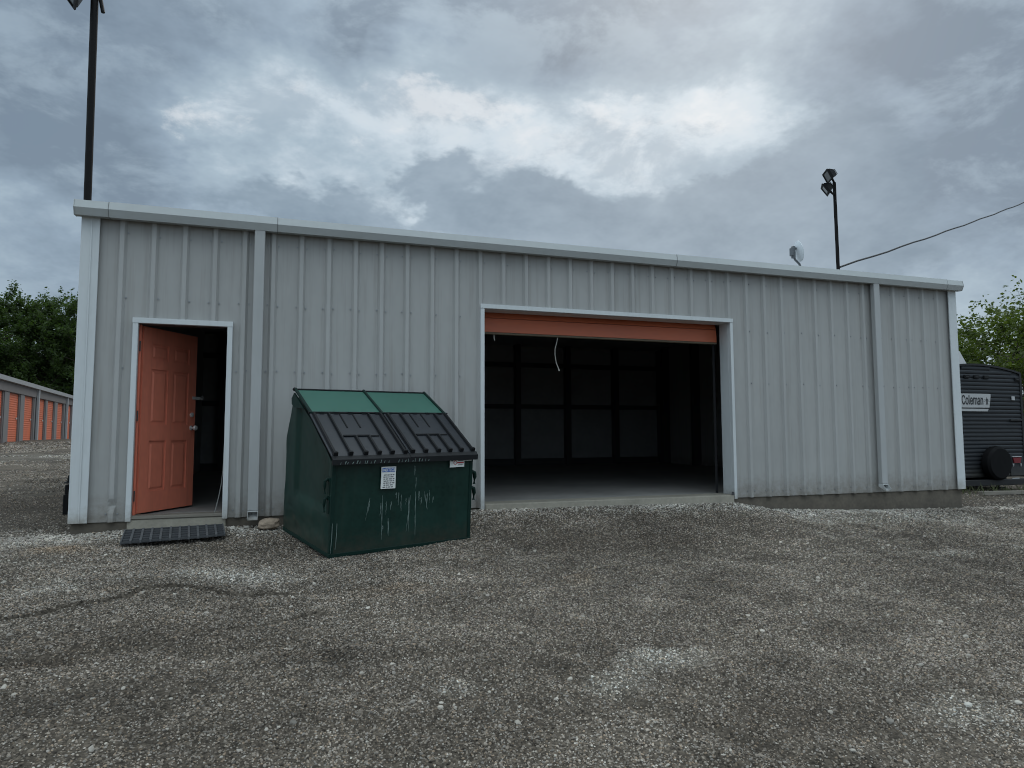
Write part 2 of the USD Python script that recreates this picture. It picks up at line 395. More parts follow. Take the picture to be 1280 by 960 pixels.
def ground_material(name, color, stone=False):
    g = Graph()
    pos = g.add('geometry', 'position')
    tint = gravel_tint(g, pos)
    if stone:
        n = g.add('object_info', 'random')
        base = g.add('rgb_ramp', 'color', fac=n, ramp=[(0, np.array(color) * .55), (1, np.array(color) * 1.45)])
        col = g.add('mix_color', 'result', blend_type='multiply', fac=1.0, a=base, b=tint)
        out = g.add('principled_bsdf', 'BSDF', base_color=col, roughness=0.85, specular_ior_level=0.25)
    else:
        v = g.add('voronoi_texture', 'distance', vector=pos, scale=70.0, randomness=1.0)
        v2 = g.add('voronoi_texture', 'color', vector=pos, scale=70.0, randomness=1.0)
        bw = g.add('rgb_to_bw', 'val', color=v2)
        f = g.add('noise_texture', 'fac', vector=pos, scale=90.0, detail=4.0, roughness=0.7)
        k = g.m('multiply_add', bw, 0.6, g.m('multiply', f, 0.4))
        base = g.add('rgb_ramp', 'color', fac=k, ramp=[(.25, np.array(color) * .5), (.5, np.array(color)), (.75, np.array(color) * 1.9)])
        col = g.add('mix_color', 'result', blend_type='multiply', fac=1.0, a=base, b=tint)
        h = g.m('subtract', g.m('multiply', f, 0.6), v)
        nb = g.add('bump', 'normal', height=h, strength=0.8, distance=0.012)
        out = g.add('principled_bsdf', 'BSDF', base_color=col, roughness=0.9, specular_ior_level=0.2, normal=nb)
    return usdkit.material(stage, f'/World/Looks/{name}', g.n, g.l, surface=out)


M['ground'] = ground_material('gravel_ground', (.125, .105, .084))
STONES = [('stone_grey', (.365, .313, .262)), ('stone_pale', (.53, .485, .43)), ('stone_dark', (.095, .079, .064)), ('stone_tan', (.35, .27, .20)), ('stone_ash', (.325, .295, .265))]
for _n, _c in STONES:
    M[_n] = ground_material(_n, _c, True)

# ------------------------------------------------------------------ the ground
FT = 0.3048
LEN, DEEP = 12.325, 9.1                       # the metal building
WALL_X = np.array([-30, 0, .46, 1.6, 2.0, 4.34, 6.07, 7.94, 8.3, 8.6, 9.7, 10.6, 12.34, 13.4, 40])
WALL_Z = np.array([-.05, -.115, -.085, -.093, -.11, -.020, -.030, -.058, -.11, -.174, -.228, -.263, -.291, -.31, -.34])
CRACKS = [np.array([(.0, -2.80), (.42, -2.748), (.573, -2.749), (.698, -2.65), (.851, -2.616), (.989, -2.593), (1.096, -2.528), (1.139, -2.372), (1.343, -2.334), (1.529, -2.31), (1.74, -2.469), (1.881, -2.515), (2.047, -2.469), (2.307, -2.498)]),
          np.array([(2.097, -3.125), (2.249, -3.046), (2.381, -3.008), (2.512, -3.067)]),
          np.array([(1.365, -2.135), (1.533, -2.123)])]
RUTS = [np.array([(.3, -3.75), (.878, -3.603), (1.31, -3.49), (1.88, -3.67), (2.2, -3.5), (2.36, -3.8), (2.6, -3.92), (3.2, -3.95)]),
        np.array([(3.6, -4.3), (3.85, -4.75), (4.1, -5.1), (4.6, -5.6)])]


def seg_distance(x, y, line):
    """(distance, signed side: positive towards +y) to a polyline."""
    best = np.full(x.shape, 1e9); side = np.zeros(x.shape)
    for a, b in zip(line[:-1], line[1:]):
        d = b - a; L2 = d @ d
        t = np.clip(((x - a[0]) * d[0] + (y - a[1]) * d[1]) / L2, 0, 1)
        px, py = a[0] + t * d[0], a[1] + t * d[1]
        dist = np.hypot(x - px, y - py)
        s = ((y - a[1]) * d[0] - (x - a[0]) * d[1]) / math.sqrt(L2)
        m = dist < best
        best = np.where(m, dist, best); side = np.where(m, s, side)
    return best, side


def smooth(x):
    x = np.clip(x, 0, 1); return x * x * (3 - 2 * x)


def ground_z(x, y, fine=True):
    shp = np.shape(x)
    x, y = np.atleast_1d(np.asarray(x, float)), np.atleast_1d(np.asarray(y, float))
    base = -.085 - .018 * (np.clip(x, 0, 20) - 2)
    k = np.interp(x, [2, 12], [.0253, .008])
    far = np.where(y < 0, .075 * np.maximum(y, -14), k * np.minimum(y, 26))
    z = base + far
    w = np.interp(x, WALL_X, WALL_Z) - base
    z = z + w * np.exp(-np.where(y < 0, (y / np.where(w > .02, 1.0, .7)) ** 2, (y / 4.0) ** 2))
    p = np.stack([x, y, np.zeros_like(x)], -1)
    amp = smooth((-y - .1) / .6) + smooth((y - .2) / 3.0) * (y > 0)
    z = z + (meshkit.fbm(p * .9, 3, 5) - .5) * .12 * amp
    if fine:
        z = z + (meshkit.fbm(p * 5.0, 3, 9) - .5) * .022 * np.minimum(amp + .3, 1)
        near = (x > -1) & (x < 6) & (y < -1.5) & (y > -6.5)
        if near.any():
            xs, ys = x[near], y[near]; dz = np.zeros(xs.shape)
            wob = (meshkit.fbm(np.stack([xs, ys, np.zeros_like(xs)], -1) * 9, 2, 3) - .5) * .08
            for line, h in zip(CRACKS, (.016, .015, .010)):
                d, s = seg_distance(xs, ys + wob, line)
                end = smooth(np.minimum(np.hypot(xs - line[0, 0], ys - line[0, 1]), np.hypot(xs - line[-1, 0], ys - line[-1, 1])) / .25)
                dz += np.where(s > 0, h * smooth(s / .014) * np.exp(-(d / .45) ** 2), 0) * (.25 + .75 * end)
                dz -= np.where(s <= 0, .040 * np.exp(-(d / .020) ** 2), .028 * np.exp(-(d / .010) ** 2)) * end
            for line in RUTS:
                d, s = seg_distance(xs, ys + wob, line)
                dz -= .022 * np.exp(-(d / .07) ** 2); dz += .010 * np.exp(-((d - .17) / .08) ** 2)
            z = z.copy(); z[near] += dz
    inside = (x > .03) & (x < LEN - .03) & (y > .05) & (y < DEEP - .05)
    return np.where(inside, -.45, z).reshape(shp)


def spaced(lo, hi, step, out_lo, out_hi, grow=1.22):
    a = list(np.arange(lo, hi, step))
    s = step; v = a[0]; left = []
    while v > out_lo:
        s *= grow; v -= s; left.append(v)
    s = step; v = a[-1]; right = []
    while v < out_hi:
        s *= grow; v += s; right.append(v)
    return np.array(left[::-1] + a + right)


gx = np.unique(np.round(np.concatenate([spaced(-1.0, 13.6, .03, -250, 250), [.025, .035, LEN - .035, LEN - .025]]), 4))
gy = np.unique(np.round(np.concatenate([spaced(-6.2, .12, .025, -250, 250, 1.16), np.arange(-3.2, -2.05, .0125) + .0006, [.045, .055]]), 4))
X, Y = np.meshgrid(gx, gy, indexing='xy')
Z = ground_z(X, Y)
nx, ny = len(gx), len(gy)
ii = (np.arange(ny - 1)[:, None] * nx + np.arange(nx - 1)[None]).ravel()
solo('ground', (np.stack([X.ravel(), Y.ravel(), Z.ravel()], 1), np.stack([ii, ii + 1, ii + nx + 1, ii + nx], 1)), M['ground'], kind='structure', smooth=True)

# loose stones of the lot, as far as single stones can be told apart
rng = np.random.default_rng(11)


def in_view(x, y, z, mx=70, my=60):
    d = np.stack([x - CAM[0], y - CAM[1], z - CAM[2]], -1)
    w = d @ _f
    px, py = 640 + 820 * (d @ _r) / w, 480 - 820 * (d @ _u) / w
    return (w > .5) & (px > -mx) & (px < 1280 + mx) & (py < 960 + my), w


def scatter(n, x0, x1, y0, y1):
    x, y = rng.uniform(x0, x1, n), rng.uniform(y0, y1, n)
    z = ground_z(x, y)
    ok, w = in_view(x, y, z)
    ok &= ~((x > -.02) & (x < LEN + .02) & (y > -.015) & (y < DEEP + .02))
    return x[ok], y[ok], z[ok], w[ok]


X1, Y1, Z1, W1 = scatter(1000000, -4, 14.5, -6.6, 0)
keep = rng.random(len(X1)) < np.interp(W1, [3, 5, 7, 10, 14], [.85, .75, .45, .19, .09]) * np.clip(.35 + 1.3 * meshkit.fbm(np.stack([X1 * .8, Y1 * 1.1, 0 * X1], 1), 3, 17), .4, 1.4)
X2, Y2, Z2, W2 = scatter(60000, -7, 0, 0, 10)
X4, Y4, Z4, W4 = scatter(60000, -11, 0, 9, 25)
X3, Y3, Z3, W3 = scatter(4000, 12.3, 19, 0, 3)
gxs, gys, gzs, gws = (np.concatenate(t) for t in ((X1[keep], X2, X3, X4), (Y1[keep], Y2, Y3, Y4), (Z1[keep], Z2, Z3, Z4), (W1[keep], W2, W3, W4)))
hide = np.zeros(len(gxs), bool)
for line in CRACKS:
    d, s = seg_distance(gxs, gys, line); hide |= (s < .005) & (d < .017)
gxs, gys, gzs, gws = (a[~hide] for a in (gxs, gys, gzs, gws))
n = len(gxs)
size = rng.lognormal(0, .29, n) * np.interp(gws, [3, 6, 10, 14, 30], [.0047, .0056, .0078, .010, .022])
wallside = np.exp(-(np.abs(gys) / (.16 + .34 * meshkit.fbm(np.stack([gxs * .8, gys * .8, 0 * gxs], 1), 3, 31))) ** 2) * (gxs > -1.5)
size = size * (1 + .75 * wallside * rng.random(n))
rare = rng.random(n) < .0008
size = np.where(rare, rng.uniform(.011, .021, n), np.minimum(size, np.where(gws > 15, .06, .020)))
g_inst = UsdGeom.PointInstancer.Define(stage, '/World/gravel')
tag(g_inst.GetPrim(), 'crushed grey limestone gravel strewn all over the lot', 'gravel', kind='stuff')
protos = []
for k, (nm, _c) in enumerate(STONES):
    for v in range(3):
        m = trimesh.creation.icosphere(0 if v else 1, 1.0)
        r2 = np.random.default_rng(100 + k * 5 + v)
        vv = m.vertices * r2.uniform(.72, 1.22, (len(m.vertices), 1)) * np.array([1.0, r2.uniform(.65, .9), r2.uniform(.5, .7)])
        pth = f'/World/gravel/stones/stone_shape' + (f'_{len(protos):03d}' if protos else '')
        UsdGeom.Scope.Define(stage, '/World/gravel/stones')
        usdkit_mesh(stage, pth, trimesh.Trimesh(vv, m.faces, process=False), M[nm])
        protos.append(pth)
kind_p = np.array([.38, .12, .24, .14, .12])
kinds = rng.choice(5, n, p=kind_p)
pale_side = rng.random(n) < .9 * wallside
kinds = np.where(pale_side | (rare & (rng.random(n) < .75)), 1, kinds)
idx = kinds * 3 + rng.integers(0, 3, n)
g_inst.CreatePrototypesRel().SetTargets([Sdf.Path(p) for p in protos])
g_inst.CreateProtoIndicesAttr(Vt.IntArray.FromNumpy(idx.astype(np.int32)))
g_inst.CreatePositionsAttr(Vt.Vec3fArray.FromNumpy(np.stack([gxs, gys, gzs + size * rng.uniform(-.15, .4, n)], 1).astype(np.float32)))
g_inst.CreateScalesAttr(Vt.Vec3fArray.FromNumpy(np.stack([size] * 3, 1).astype(np.float32)))
yawq, tiltq, axq = rng.uniform(0, np.pi, n), rng.normal(0, .28, n), rng.uniform(0, 2 * np.pi, n)
qz = np.stack([np.cos(yawq), 0 * yawq, 0 * yawq, np.sin(yawq)], 1)
qt = np.stack([np.cos(tiltq), np.sin(tiltq) * np.cos(axq), np.sin(tiltq) * np.sin(axq), 0 * tiltq], 1)
qq = np.stack([qt[:, 0] * qz[:, 0] - qt[:, 3] * qz[:, 3], qt[:, 1] * qz[:, 0] + qt[:, 2] * qz[:, 3], qt[:, 2] * qz[:, 0] - qt[:, 1] * qz[:, 3], qt[:, 0] * qz[:, 3]], 1)
g_inst.CreateOrientationsAttr(Vt.QuathArray.FromNumpy(np.concatenate([qq[:, 1:], qq[:, :1]], 1).astype(np.float16)))
print('stones', n)

# ------------------------------------------------------------------ the metal building
B = thing('metal_building', 'long low grey ribbed metal storage building with orange doors', 'building', (0, 0, 0))
TOP = 3.22
RIB0 = .0745
ribs_x = [RIB0 + FT * i for i in range(1, 40)]
HOLE_DOOR = rect(.545, -1, 1.465, 2.115)
HOLE_GARAGE = rect(4.385, -1, 8.005, 2.495)
HOLES = HOLE_DOOR.union(HOLE_GARAGE)


def rib_mesh(x, z0, z1, yf=0.0, bend=None):
    """A trapezoid rib standing 32 mm proud of a wall that faces -y."""
    prof = np.array([(-.044, .0), (-.020, -.032), (.020, -.032), (.044, .0)])
    zs = np.array([z0, z1]) if bend is None else np.unique(np.concatenate([[z0, z1], np.linspace(max(z0, .02), .5, 14)]))
    v = []
    for z in zs:
        for k, (px, py) in enumerate(prof):
            dx = dy = 0.0
            if bend is not None and 0 < k < 3:
                q = math.exp(-((z - bend) / .05) ** 2); dx, dy = .012 * q, .026 * q
            v.append((x + px + dx, yf + py + dy, z))
    f = []
    for i in range(len(zs) - 1):
        for k in range(3):
            a = i * 4 + k
            f += [(a, a + 1, a + 5), (a, a + 5, a + 4)]
    f += [(0, 2, 1), (0, 3, 2)]
    b = (len(zs) - 1) * 4
    f += [(b, b + 1, b + 2), (b, b + 2, b + 3)]
    return trimesh.Trimesh(np.array(v), np.array(f), process=False)


seams = [0.012] + [ribs_x[i] for i in range(0, 39, 3)] + [LEN - .012]
for k, (a, b) in enumerate(zip(seams[:-1], seams[1:])):
    if b - a < .05:
        continue
    shape = rect(a, 0, b, TOP).difference(HOLES)
    off = .0012 * (k % 2)
    panel = part(B, 'siding_panel', prism_y(shape, off, .010 + off), M['siding'])
    for x in [r for r in ribs_x if a - .01 <= r < b - .01]:
        line = LineString([(x, .0), (x, TOP)]).difference(HOLES)
        for g in getattr(line, 'geoms', [line]):
            zz = [c[1] for c in g.coords]
            if max(zz) - min(zz) > .05:
                part(panel, 'rib', rib_mesh(x, min(zz), max(zz), off, .17 if abs(x - ribs_x[0]) < .01 else None), M['rib'])
screws = []
hexa = trimesh.creation.cylinder(.0088, .008, sections=6)
hexa.apply_transform(trimesh.transformations.rotation_matrix(math.pi / 2, [1, 0, 0]))
for z in (.085, 1.61, 2.36, 3.05):
    for x in ribs_x:
        for dx in ((-.055, .055) if z < .2 or int(x * 7) % 2 else (.055,)):
            if not HOLES.buffer(.06).contains(Polygon([(x + dx - .01, z - .01), (x + dx + .01, z - .01), (x + dx, z + .01)])) and .2 < x + dx < 12.1:
                s = hexa.copy(); s.apply_translation([x + dx + rng.normal(0, .004), -.0035, z + rng.normal(0, .006)]); screws.append(s)
part(B, 'screw', cat_(screws), M['screw'], kind='stuff')


def l_trim(x0, x1, name='corner_trim'):
    m = cat_([cbox(x0, x1, -.046, -.036, .0, TOP - .012, .003), cbox(x0 + .09 * (x0 < 5), x0 + .105 * (x0 < 5) + .012 * (x0 > 5), -.052, -.045, .002, TOP - .02, .002)])
    part(B, name, m, M['trim'])


l_trim(.0, .172); l_trim(12.172, 12.345)
# side and back walls, each of ribbed panels where they could be seen
for sx, side in ((.045, -1), (LEN, 1)):
    for k in range(10):
        y0, y1 = .012 + k * .908, min(.012 + (k + 1) * .908, DEEP - .013)
        gable = lambda y: TOP + .068 + .083 * min(y, DEEP - y)
        poly = [(y0, 0), (y1, 0), (y1, gable(y1)), (y0, gable(y0))]
        pm_ = prism_x(poly, sx - .012 if side < 0 else sx, sx if side < 0 else sx + .012)
        p_ = part(B, 'siding_panel', pm_, M['siding'])
        for q in range(3):
            yy = y0 + .15 + q * .305
            r_ = rib_mesh(0, 0, gable(yy) - .02)
            v = r_.vertices
            v = np.stack([sx + side * (.012 - v[:, 1]) if side > 0 else sx - .012 + v[:, 1], yy + v[:, 0], v[:, 2]], 1)
            part(p_, 'rib', trimesh.Trimesh(v, r_.faces, process=False), M['rib'])
    xs_ = (.001, .0325) if side < 0 else (sx + .0125, sx + .030)
    part(B, 'corner_trim', box(xs_[0], xs_[1], -.036, .10, 0, TOP - .03), M['trim'])
part(B, 'back_wall', box(.034, LEN + .011, DEEP - .012, DEEP, 0, TOP + .068), M['siding'])
rz = lambda y: TOP + .06 + .083 * min(y, DEEP - y)
roof = prism_x([(-.06, rz(-.06)), (DEEP / 2, rz(DEEP / 2)), (DEEP + .1, rz(DEEP + .1)), (DEEP + .1, rz(DEEP + .1) + .02), (DEEP / 2, rz(DEEP / 2) + .02), (-.06, rz(-.06) + .02)], -.03, LEN + .03)
part(B, 'roof', roof, M['roof'])
part(B, 'eave_closure', box(.0, LEN, -.03, .10, TOP + .001, TOP + .067), M['steel_dark'])
# box gutter in sections
GP = [(-.030, 3.335), (-.132, 3.345), (-.152, 3.262), (-.118, 3.188), (-.030, 3.192)]
for k, (a, b) in enumerate(zip((-.045, .269, 1.941, 7.10, 12.053), (.267, 1.939, 7.098, 12.051, 12.388))):
    s = .0025 * (k % 2)
    part(B, 'gutter_section', prism_x([(y - s * (i in (1, 2, 3)), z + s * (i == 1) - s * (i == 3)) for i, (y, z) in enumerate(GP)], a, b), M['gutter'])
for x in (.268, 1.940, 7.099, 12.052):
    part(B, 'gutter_seam', prism_x([(y - .0035 * (i in (1, 2, 3)), z + .0025 * (i < 2) - .0025 * (i > 2)) for i, (y, z) in enumerate(GP)], x - .003, x + .003), M['seam'])
part(B, 'gutter_end_cap', prism_x([(y - .004 * (i in (1, 2, 3)), z + .003 * (i < 2) - .003 * (i > 2)) for i, (y, z) in enumerate(GP)], -.051, -.0455), M['gutter'])
part(B, 'gutter_end_cap', prism_x([(y - .004 * (i in (1, 2, 3)), z + .003 * (i < 2) - .003 * (i > 2)) for i, (y, z) in enumerate(GP)], 12.3885, 12.394), M['gutter'])
# downspouts with a kicked-out foot
for x0, x1, zb in ((1.702, 1.812, .075), (10.565, 10.675, .13)):
    d = part(B, 'downspout', cat_([cbox(x0, x1, -.118, -.042, zb, 3.19, .006)]), M['downspout'])
    th = .004
    foot = [(-.118, zb), (-.118, zb - .005), (-.175, zb - .075), (-.150, zb - .098), (-.042, zb - .04), (-.042, zb)]
    shell = cat_([prism_x(foot, x0 + .001, x0 + .001 + th), prism_x(foot, x1 - .001 - th, x1 - .001),
                  prism_x([(-.044, zb), (-.042, zb), (-.042, zb - .04), (-.150, zb - .098), (-.152, zb - .094), (-.046, zb - .036)], x0 + .006, x1 - .006),
                  prism_x([(-.118, zb), (-.115, zb), (-.115, zb - .008), (-.119, zb - .012)], x0 + .006, x1 - .006)])
    part(d, 'outlet', shell, M['trim'])
# foundation and floor
part(B, 'foundation', cat_([box(.012, LEN - .012, .013, .25, -.75, -.004), box(.012, .25, .251, DEEP - .01, -.75, -.004), box(LEN - .25, LEN - .012, .251, DEEP - .01, -.75, -.004), box(.251, LEN - .251, DEEP - .25, DEEP - .012, -.75, -.004)]), M['footing'])
part(B, 'floor_slab', box(.03, LEN - .03, .26, DEEP - .03, -.2, .045), M['slab'])
part(B, 'threshold', cbox(4.40, 7.99, -.05, .255, -.35, .045, .012), M['concrete'])
part(B, 'threshold', cbox(.53, 1.48, -.035, .255, -.35, .018, .01), M['concrete'])
# the small door
jf = part(B, 'door_frame', cat_([cbox(.515, .568, -.052, .0, .0, 2.142), cbox(1.442, 1.496, -.052, .0, -.006, 2.146)]), M['trim'])
part(jf, 'header', cbox(.512, 1.499, -.055, .0, 2.090, 2.148), M['trim'])
part(jf, 'inner_jamb', cat_([box(.546, .566, .001, .12, .05, 2.11), box(.566, .582, .055, .12, .05, 2.09)]), M['orange'], label='orange door jamb')
part(jf, 'inner_jamb', cat_([box(1.444, 1.464, .001, .12, .05, 2.11), box(.567, 1.443, .001, .12, 2.088, 2.11)]), M['steel_dark'])
part(jf, 'sill', cbox(.548, 1.462, -.04, .13, .020, .056, .006), M['timber'])
strip = [(1.437, .02, .70), (1.434, .015, .52), (1.420, .01, .36), (1.398, .0, .22), (1.374, -.005, .10), (1.362, -.01, .06)]
part(jf, 'loose_weather_strip', tube(strip, .0042, 6), M['strip_grey'])
DA = math.radians(59.5)
DW, DH, DT = .85, 2.015, .044
dm = trimesh.transformations.translation_matrix([.585, .105, .066]) @ trimesh.transformations.rotation_matrix(DA, [0, 0, 1])


def door_shape(x0, x1, z0, z1, y0, y1):
    return box(x0, x1, y0, y1, z0, z1)


cells = [(.13, .385, 1.66, 1.84), (.465, .72, 1.66, 1.84), (.13, .385, .95, 1.56), (.465, .72, .95, 1.56), (.13, .385, .22, .77), (.465, .72, .22, .77)]
solid = rect(0, 0, DW, DH)
frame_ = solid.difference(unary_union([rect(a, c, b, d) for a, b, c, d in cells]))
door_m = cat_([prism_y(frame_, -.010, .0), box(0, DW, .0, DT - .01, 0, DH)])
door = part(B, 'door', moved(door_m, dm), M['orange'], label='orange six-panel door standing half open')
for a, b, c, d in cells:
    v = hull([(a + .022, .001, c + .022), (b - .022, .001, c + .022), (a + .022, .001, d - .022), (b - .022, .001, d - .022),
              (a + .045, -.008, c + .045), (b - .045, -.008, c + .045), (a + .045, -.008, d - .045), (b - .045, -.008, d - .045)])
    part(door, 'raised_panel', moved(v, dm), M['orange'])
knob = trimesh.creation.revolve(np.array([(0, 0), (.028, .0), (.028, .008), (.012, .014), (.011, .038), (.026, .046), (.030, .060), (.024, .072), (0, .076)]), sections=20)
knob.apply_transform(trimesh.transformations.rotation_matrix(math.pi / 2, [1, 0, 0]))
k1 = knob.copy(); k1.apply_translation([DW - .065, -.010, .915]); part(door, 'knob', moved(k1, dm), M['chrome'], 30)
db = trimesh.creation.revolve(np.array([(0, 0), (.028, .0), (.026, .016), (.018, .020), (.0, .022)]), sections=20)
db.apply_transform(trimesh.transformations.rotation_matrix(math.pi / 2, [1, 0, 0]))
k2 = db.copy(); k2.apply_translation([DW - .065, -.010, 1.07]); part(door, 'deadbolt', moved(k2, dm), M['chrome'], 30)
hasp = cat_([box(DW - .06, DW + .07, -.018, -.012, 1.255, 1.290), box(DW + .07, DW + .105, -.017, -.013, 1.262, 1.284), tube([(DW + .092, -.014, 1.262), (DW + .102, -.03, 1.262), (DW + .11, -.03, 1.29), (DW + .098, -.014, 1.298)], .004, 6)])
part(door, 'hasp', moved(hasp, dm), M['chrome'])
for z in (.20, 1.05, 1.80):
    h = cat_([rod((.562, .052, z), (.562, .052, z + .11), .008), box(.567, .578, .036, .054, z, z + .11)])
    part(door, 'hinge', h, M['steel_dark'])
# the wide overhead door
gf = part(B, 'door_frame', cat_([cbox(4.338, 4.388, -.052, .0, -.02, 2.515)]), M['trim'])
part(gf, 'jamb', cbox(7.992, 8.038, -.052, .0, -.012, 2.505), M['trim'])
part(gf, 'header', cbox(4.336, 8.040, -.056, .0, 2.463, 2.518), M['trim'])
part(gf, 'reveal', cat_([box(7.990, 8.004, .001, .20, .046, 2.49)]), M['trim'])
part(gf, 'reveal', cat_([box(4.386, 4.40, .001, .20, .046, 2.49)]), M['trim'])
part(gf, 'reveal', cat_([box(4.401, 7.989, .001, .20, 2.462, 2.49)]), M['trim'])
part(gf, 'jamb_foot', hull([(7.985, -.05, .047), (7.985, .0, .047), (7.94, -.05, .047), (7.985, -.05, .085), (7.985, .0, .085)]), M['steel_dark'])
OD = part(B, 'overhead_door', prism_x([(.235, 2.215), (.245, 2.395), (.285, 2.398), (.275, 2.212)], 4.395, 7.965), M['orange_panel'], label='orange overhead door rolled up under the header')
part(OD, 'door_section', prism_x([(.248, 2.402), (.275, 2.50), (.36, 2.63), (.40, 2.61), (.315, 2.49), (.288, 2.404)], 4.395, 7.965), M['orange_panel'])
part(OD, 'bottom_seal', cat_([cbox(4.395, 7.965, .228, .290, 2.186, 2.2105, .006)]), M['brown_seal'])
part(OD, 'pull_rope', tube([(5.49, .26, 2.19), (5.478, .262, 2.12), (5.452, .264, 2.03), (5.452, .265, 1.94), (5.470, .265, 1.84), (5.502, .264, 1.765), (5.510, .263, 1.735)], [.0045, .0045, .0042, .0045, .0045, .006, .009], 7), M['rope'])
part(OD, 'cable_stub', tube([(4.60, .262, 2.187), (4.604, .265, 2.14), (4.612, .262, 2.11)], .006, 6), M['rope'])
for x in (4.41, 7.93):
    tr = [(x, .27, .05), (x, .27, 2.25), (x, .32, 2.48), (x, .55, 2.62), (x, 3.0, 2.66)]
    part(OD, 'track', tube(tr, .022, 4), M['track'])
# inside: posts, rails and lining of the back and right walls
yb = DEEP - .15
for x in np.arange(.5, 12.3, 1.46):
    part(B, 'post', box(x - .07, x + .07, yb - .14, yb + .10, .046, TOP + .1), M['steel_dark'])
for z in (1.62, 2.75):
    part(B, 'girt', box(.05, LEN - .05, yb - .035, yb + .06, z - .06, z + .06), M['steel_dark'])
part(B, 'kick_rail', box(.05, LEN - .05, yb - .03, yb + .07, .046, .22), M['steel_dark'])
edges = [.04] + list(np.arange(.5, 12.3, 1.46)) + [LEN - .04]
for a, b in zip(edges[:-1], edges[1:]):
    if b - a > .2:
        part(B, 'lining_panel', box(a + .004, b - .004, yb + .075, yb + .09, .05, TOP), M['liner'])
for y in np.arange(1.2, 8.8, 1.5):
    part(B, 'post', box(LEN - .22, LEN - .02, y - .07, y + .07, .046, TOP + .1), M['steel_dark'])

# ------------------------------------------------------------------ the dumpster
DM = np.eye(4)
DM[:3, :3] = np.array([[.9454, .3259, .0076], [-.3254, .9421, .0808], [.0192, -.0788, .9967]]).T
DM[:3, 3] = (2.5038, -1.5086, -.2147 - .012)
D = thing('dumpster', 'dark green steel dumpster with two black lids and teal rear lids', 'dumpster', matrix=DM)
W, DP, HF = 1.526, 1.304, .885
profile = [(0, 0), (DP, 0), (DP, 1.015), (1.14, 1.43), (1.085, 1.468), (.613, 1.252), (0, HF)]
inner = [(.03, .02), (DP - .03, .02), (DP - .03, 1.0), (1.10, 1.40), (.62, 1.19), (.03, HF - .05)]
side_recess = Polygon([(.10, .34), (.97, .37), (.99, 1.10), (.90, 1.24), (.62, 1.10), (.10, .82)])
side_poly = Polygon(profile)
side_thin = side_poly.difference(side_recess)


def prism_x2(poly, x0, x1):
    out = []
    for g in getattr(poly, 'geoms', [poly]):
        m = trimesh.creation.extrude_polygon(g, x1 - x0, engine='earcut')
        v = m.vertices
        out.append(trimesh.Trimesh(np.stack([v[:, 2] + x0, v[:, 0], v[:, 1]], 1), m.faces, process=False))
    return cat_(out)


def bulged_front():
    """The front sheet, a little buckled by years of lifting."""
    nx_, nz_ = 40, 26
    xx, zz = np.meshgrid(np.linspace(0, W, nx_), np.linspace(0, HF - .01, nz_))
    p = np.stack([xx, zz, 0 * xx], -1)
    edge = np.minimum(np.minimum(xx, W - xx) / .18, 1) * np.minimum(np.minimum(zz, HF - zz) / .15, 1)
    yy = -.004 - (meshkit.fbm(p * 2.6, 3, 4) - .35) * .022 * np.clip(edge, 0, 1)
    v = np.stack([xx, yy, zz], -1).reshape(-1, 3)
    i_ = (np.arange(nz_ - 1)[:, None] * nx_ + np.arange(nx_ - 1)[None]).ravel()
    return trimesh.Trimesh(v, np.vstack([np.stack([i_, i_ + 1, i_ + nx_ + 1], 1), np.stack([i_, i_ + nx_ + 1, i_ + nx_], 1)]), process=False)


body = cat_([prism_x2(side_poly, .046, .06), prism_x2(side_poly, W - .05, W), prism_x2(Polygon(profile).difference(Polygon(inner)), .061, W - .051)])
body_p = part(D, 'body', body, M['green'])
part(D, 'front_panel', bulged_front(), M['green'], True)
# the left side: a sheet pressed in between its edges and crumpled low down
ys_, ts_ = np.meshgrid(np.linspace(.0, DP, 44), np.linspace(0, 1, 44))
top_at = np.interp(ys_, [0, .613, 1.085, 1.14, DP], [HF, 1.252, 1.468, 1.43, 1.015])
zs2 = ts_ * (top_at - .03) + .01
inset = smooth((ys_ - .06) / .06) * smooth((1.02 - ys_) / .07) * smooth((zs2 - .36 - .05 * ys_) / .07) * smooth((top_at - zs2 - .0) / .12)
pp = np.stack([ys_, zs2, 0 * ys_], -1)
low = smooth((.50 - zs2) / .25) * smooth(zs2 / .12) * smooth(ys_ / .22) * smooth((DP - ys_) / .15)
xs2 = -.004 + .030 * inset - low * (meshkit.fbm(pp * np.array([2.2, 5.0, 1]), 3, 12) - .30) * .075 + (meshkit.fbm(pp * 3.0, 3, 6) - .5) * .016 * smooth(zs2 / .1)
xs2 = np.minimum(xs2, .042)
i_ = (np.arange(43)[:, None] * 44 + np.arange(43)[None]).ravel()
part(D, 'side_panel', trimesh.Trimesh(np.stack([xs2, ys_, zs2], -1).reshape(-1, 3), np.vstack([np.stack([i_, i_ + 45, i_ + 1], 1), np.stack([i_, i_ + 44, i_ + 45], 1)]), process=False), M['green'], True)
part(D, 'base_rail', cat_([cbox(-.012, W + .012, -.016, .05, .0, .035), cbox(-.012, .05, .051, DP, .0, .035)]), M['green_edge'])
part(D, 'corner_post', cbox(-.008, .03, -.012, .03, .036, HF - .01), M['green_edge'])
part(D, 'corner_post', cbox(W - .03, W + .008, -.012, .03, .036, HF - .01), M['green_edge'])
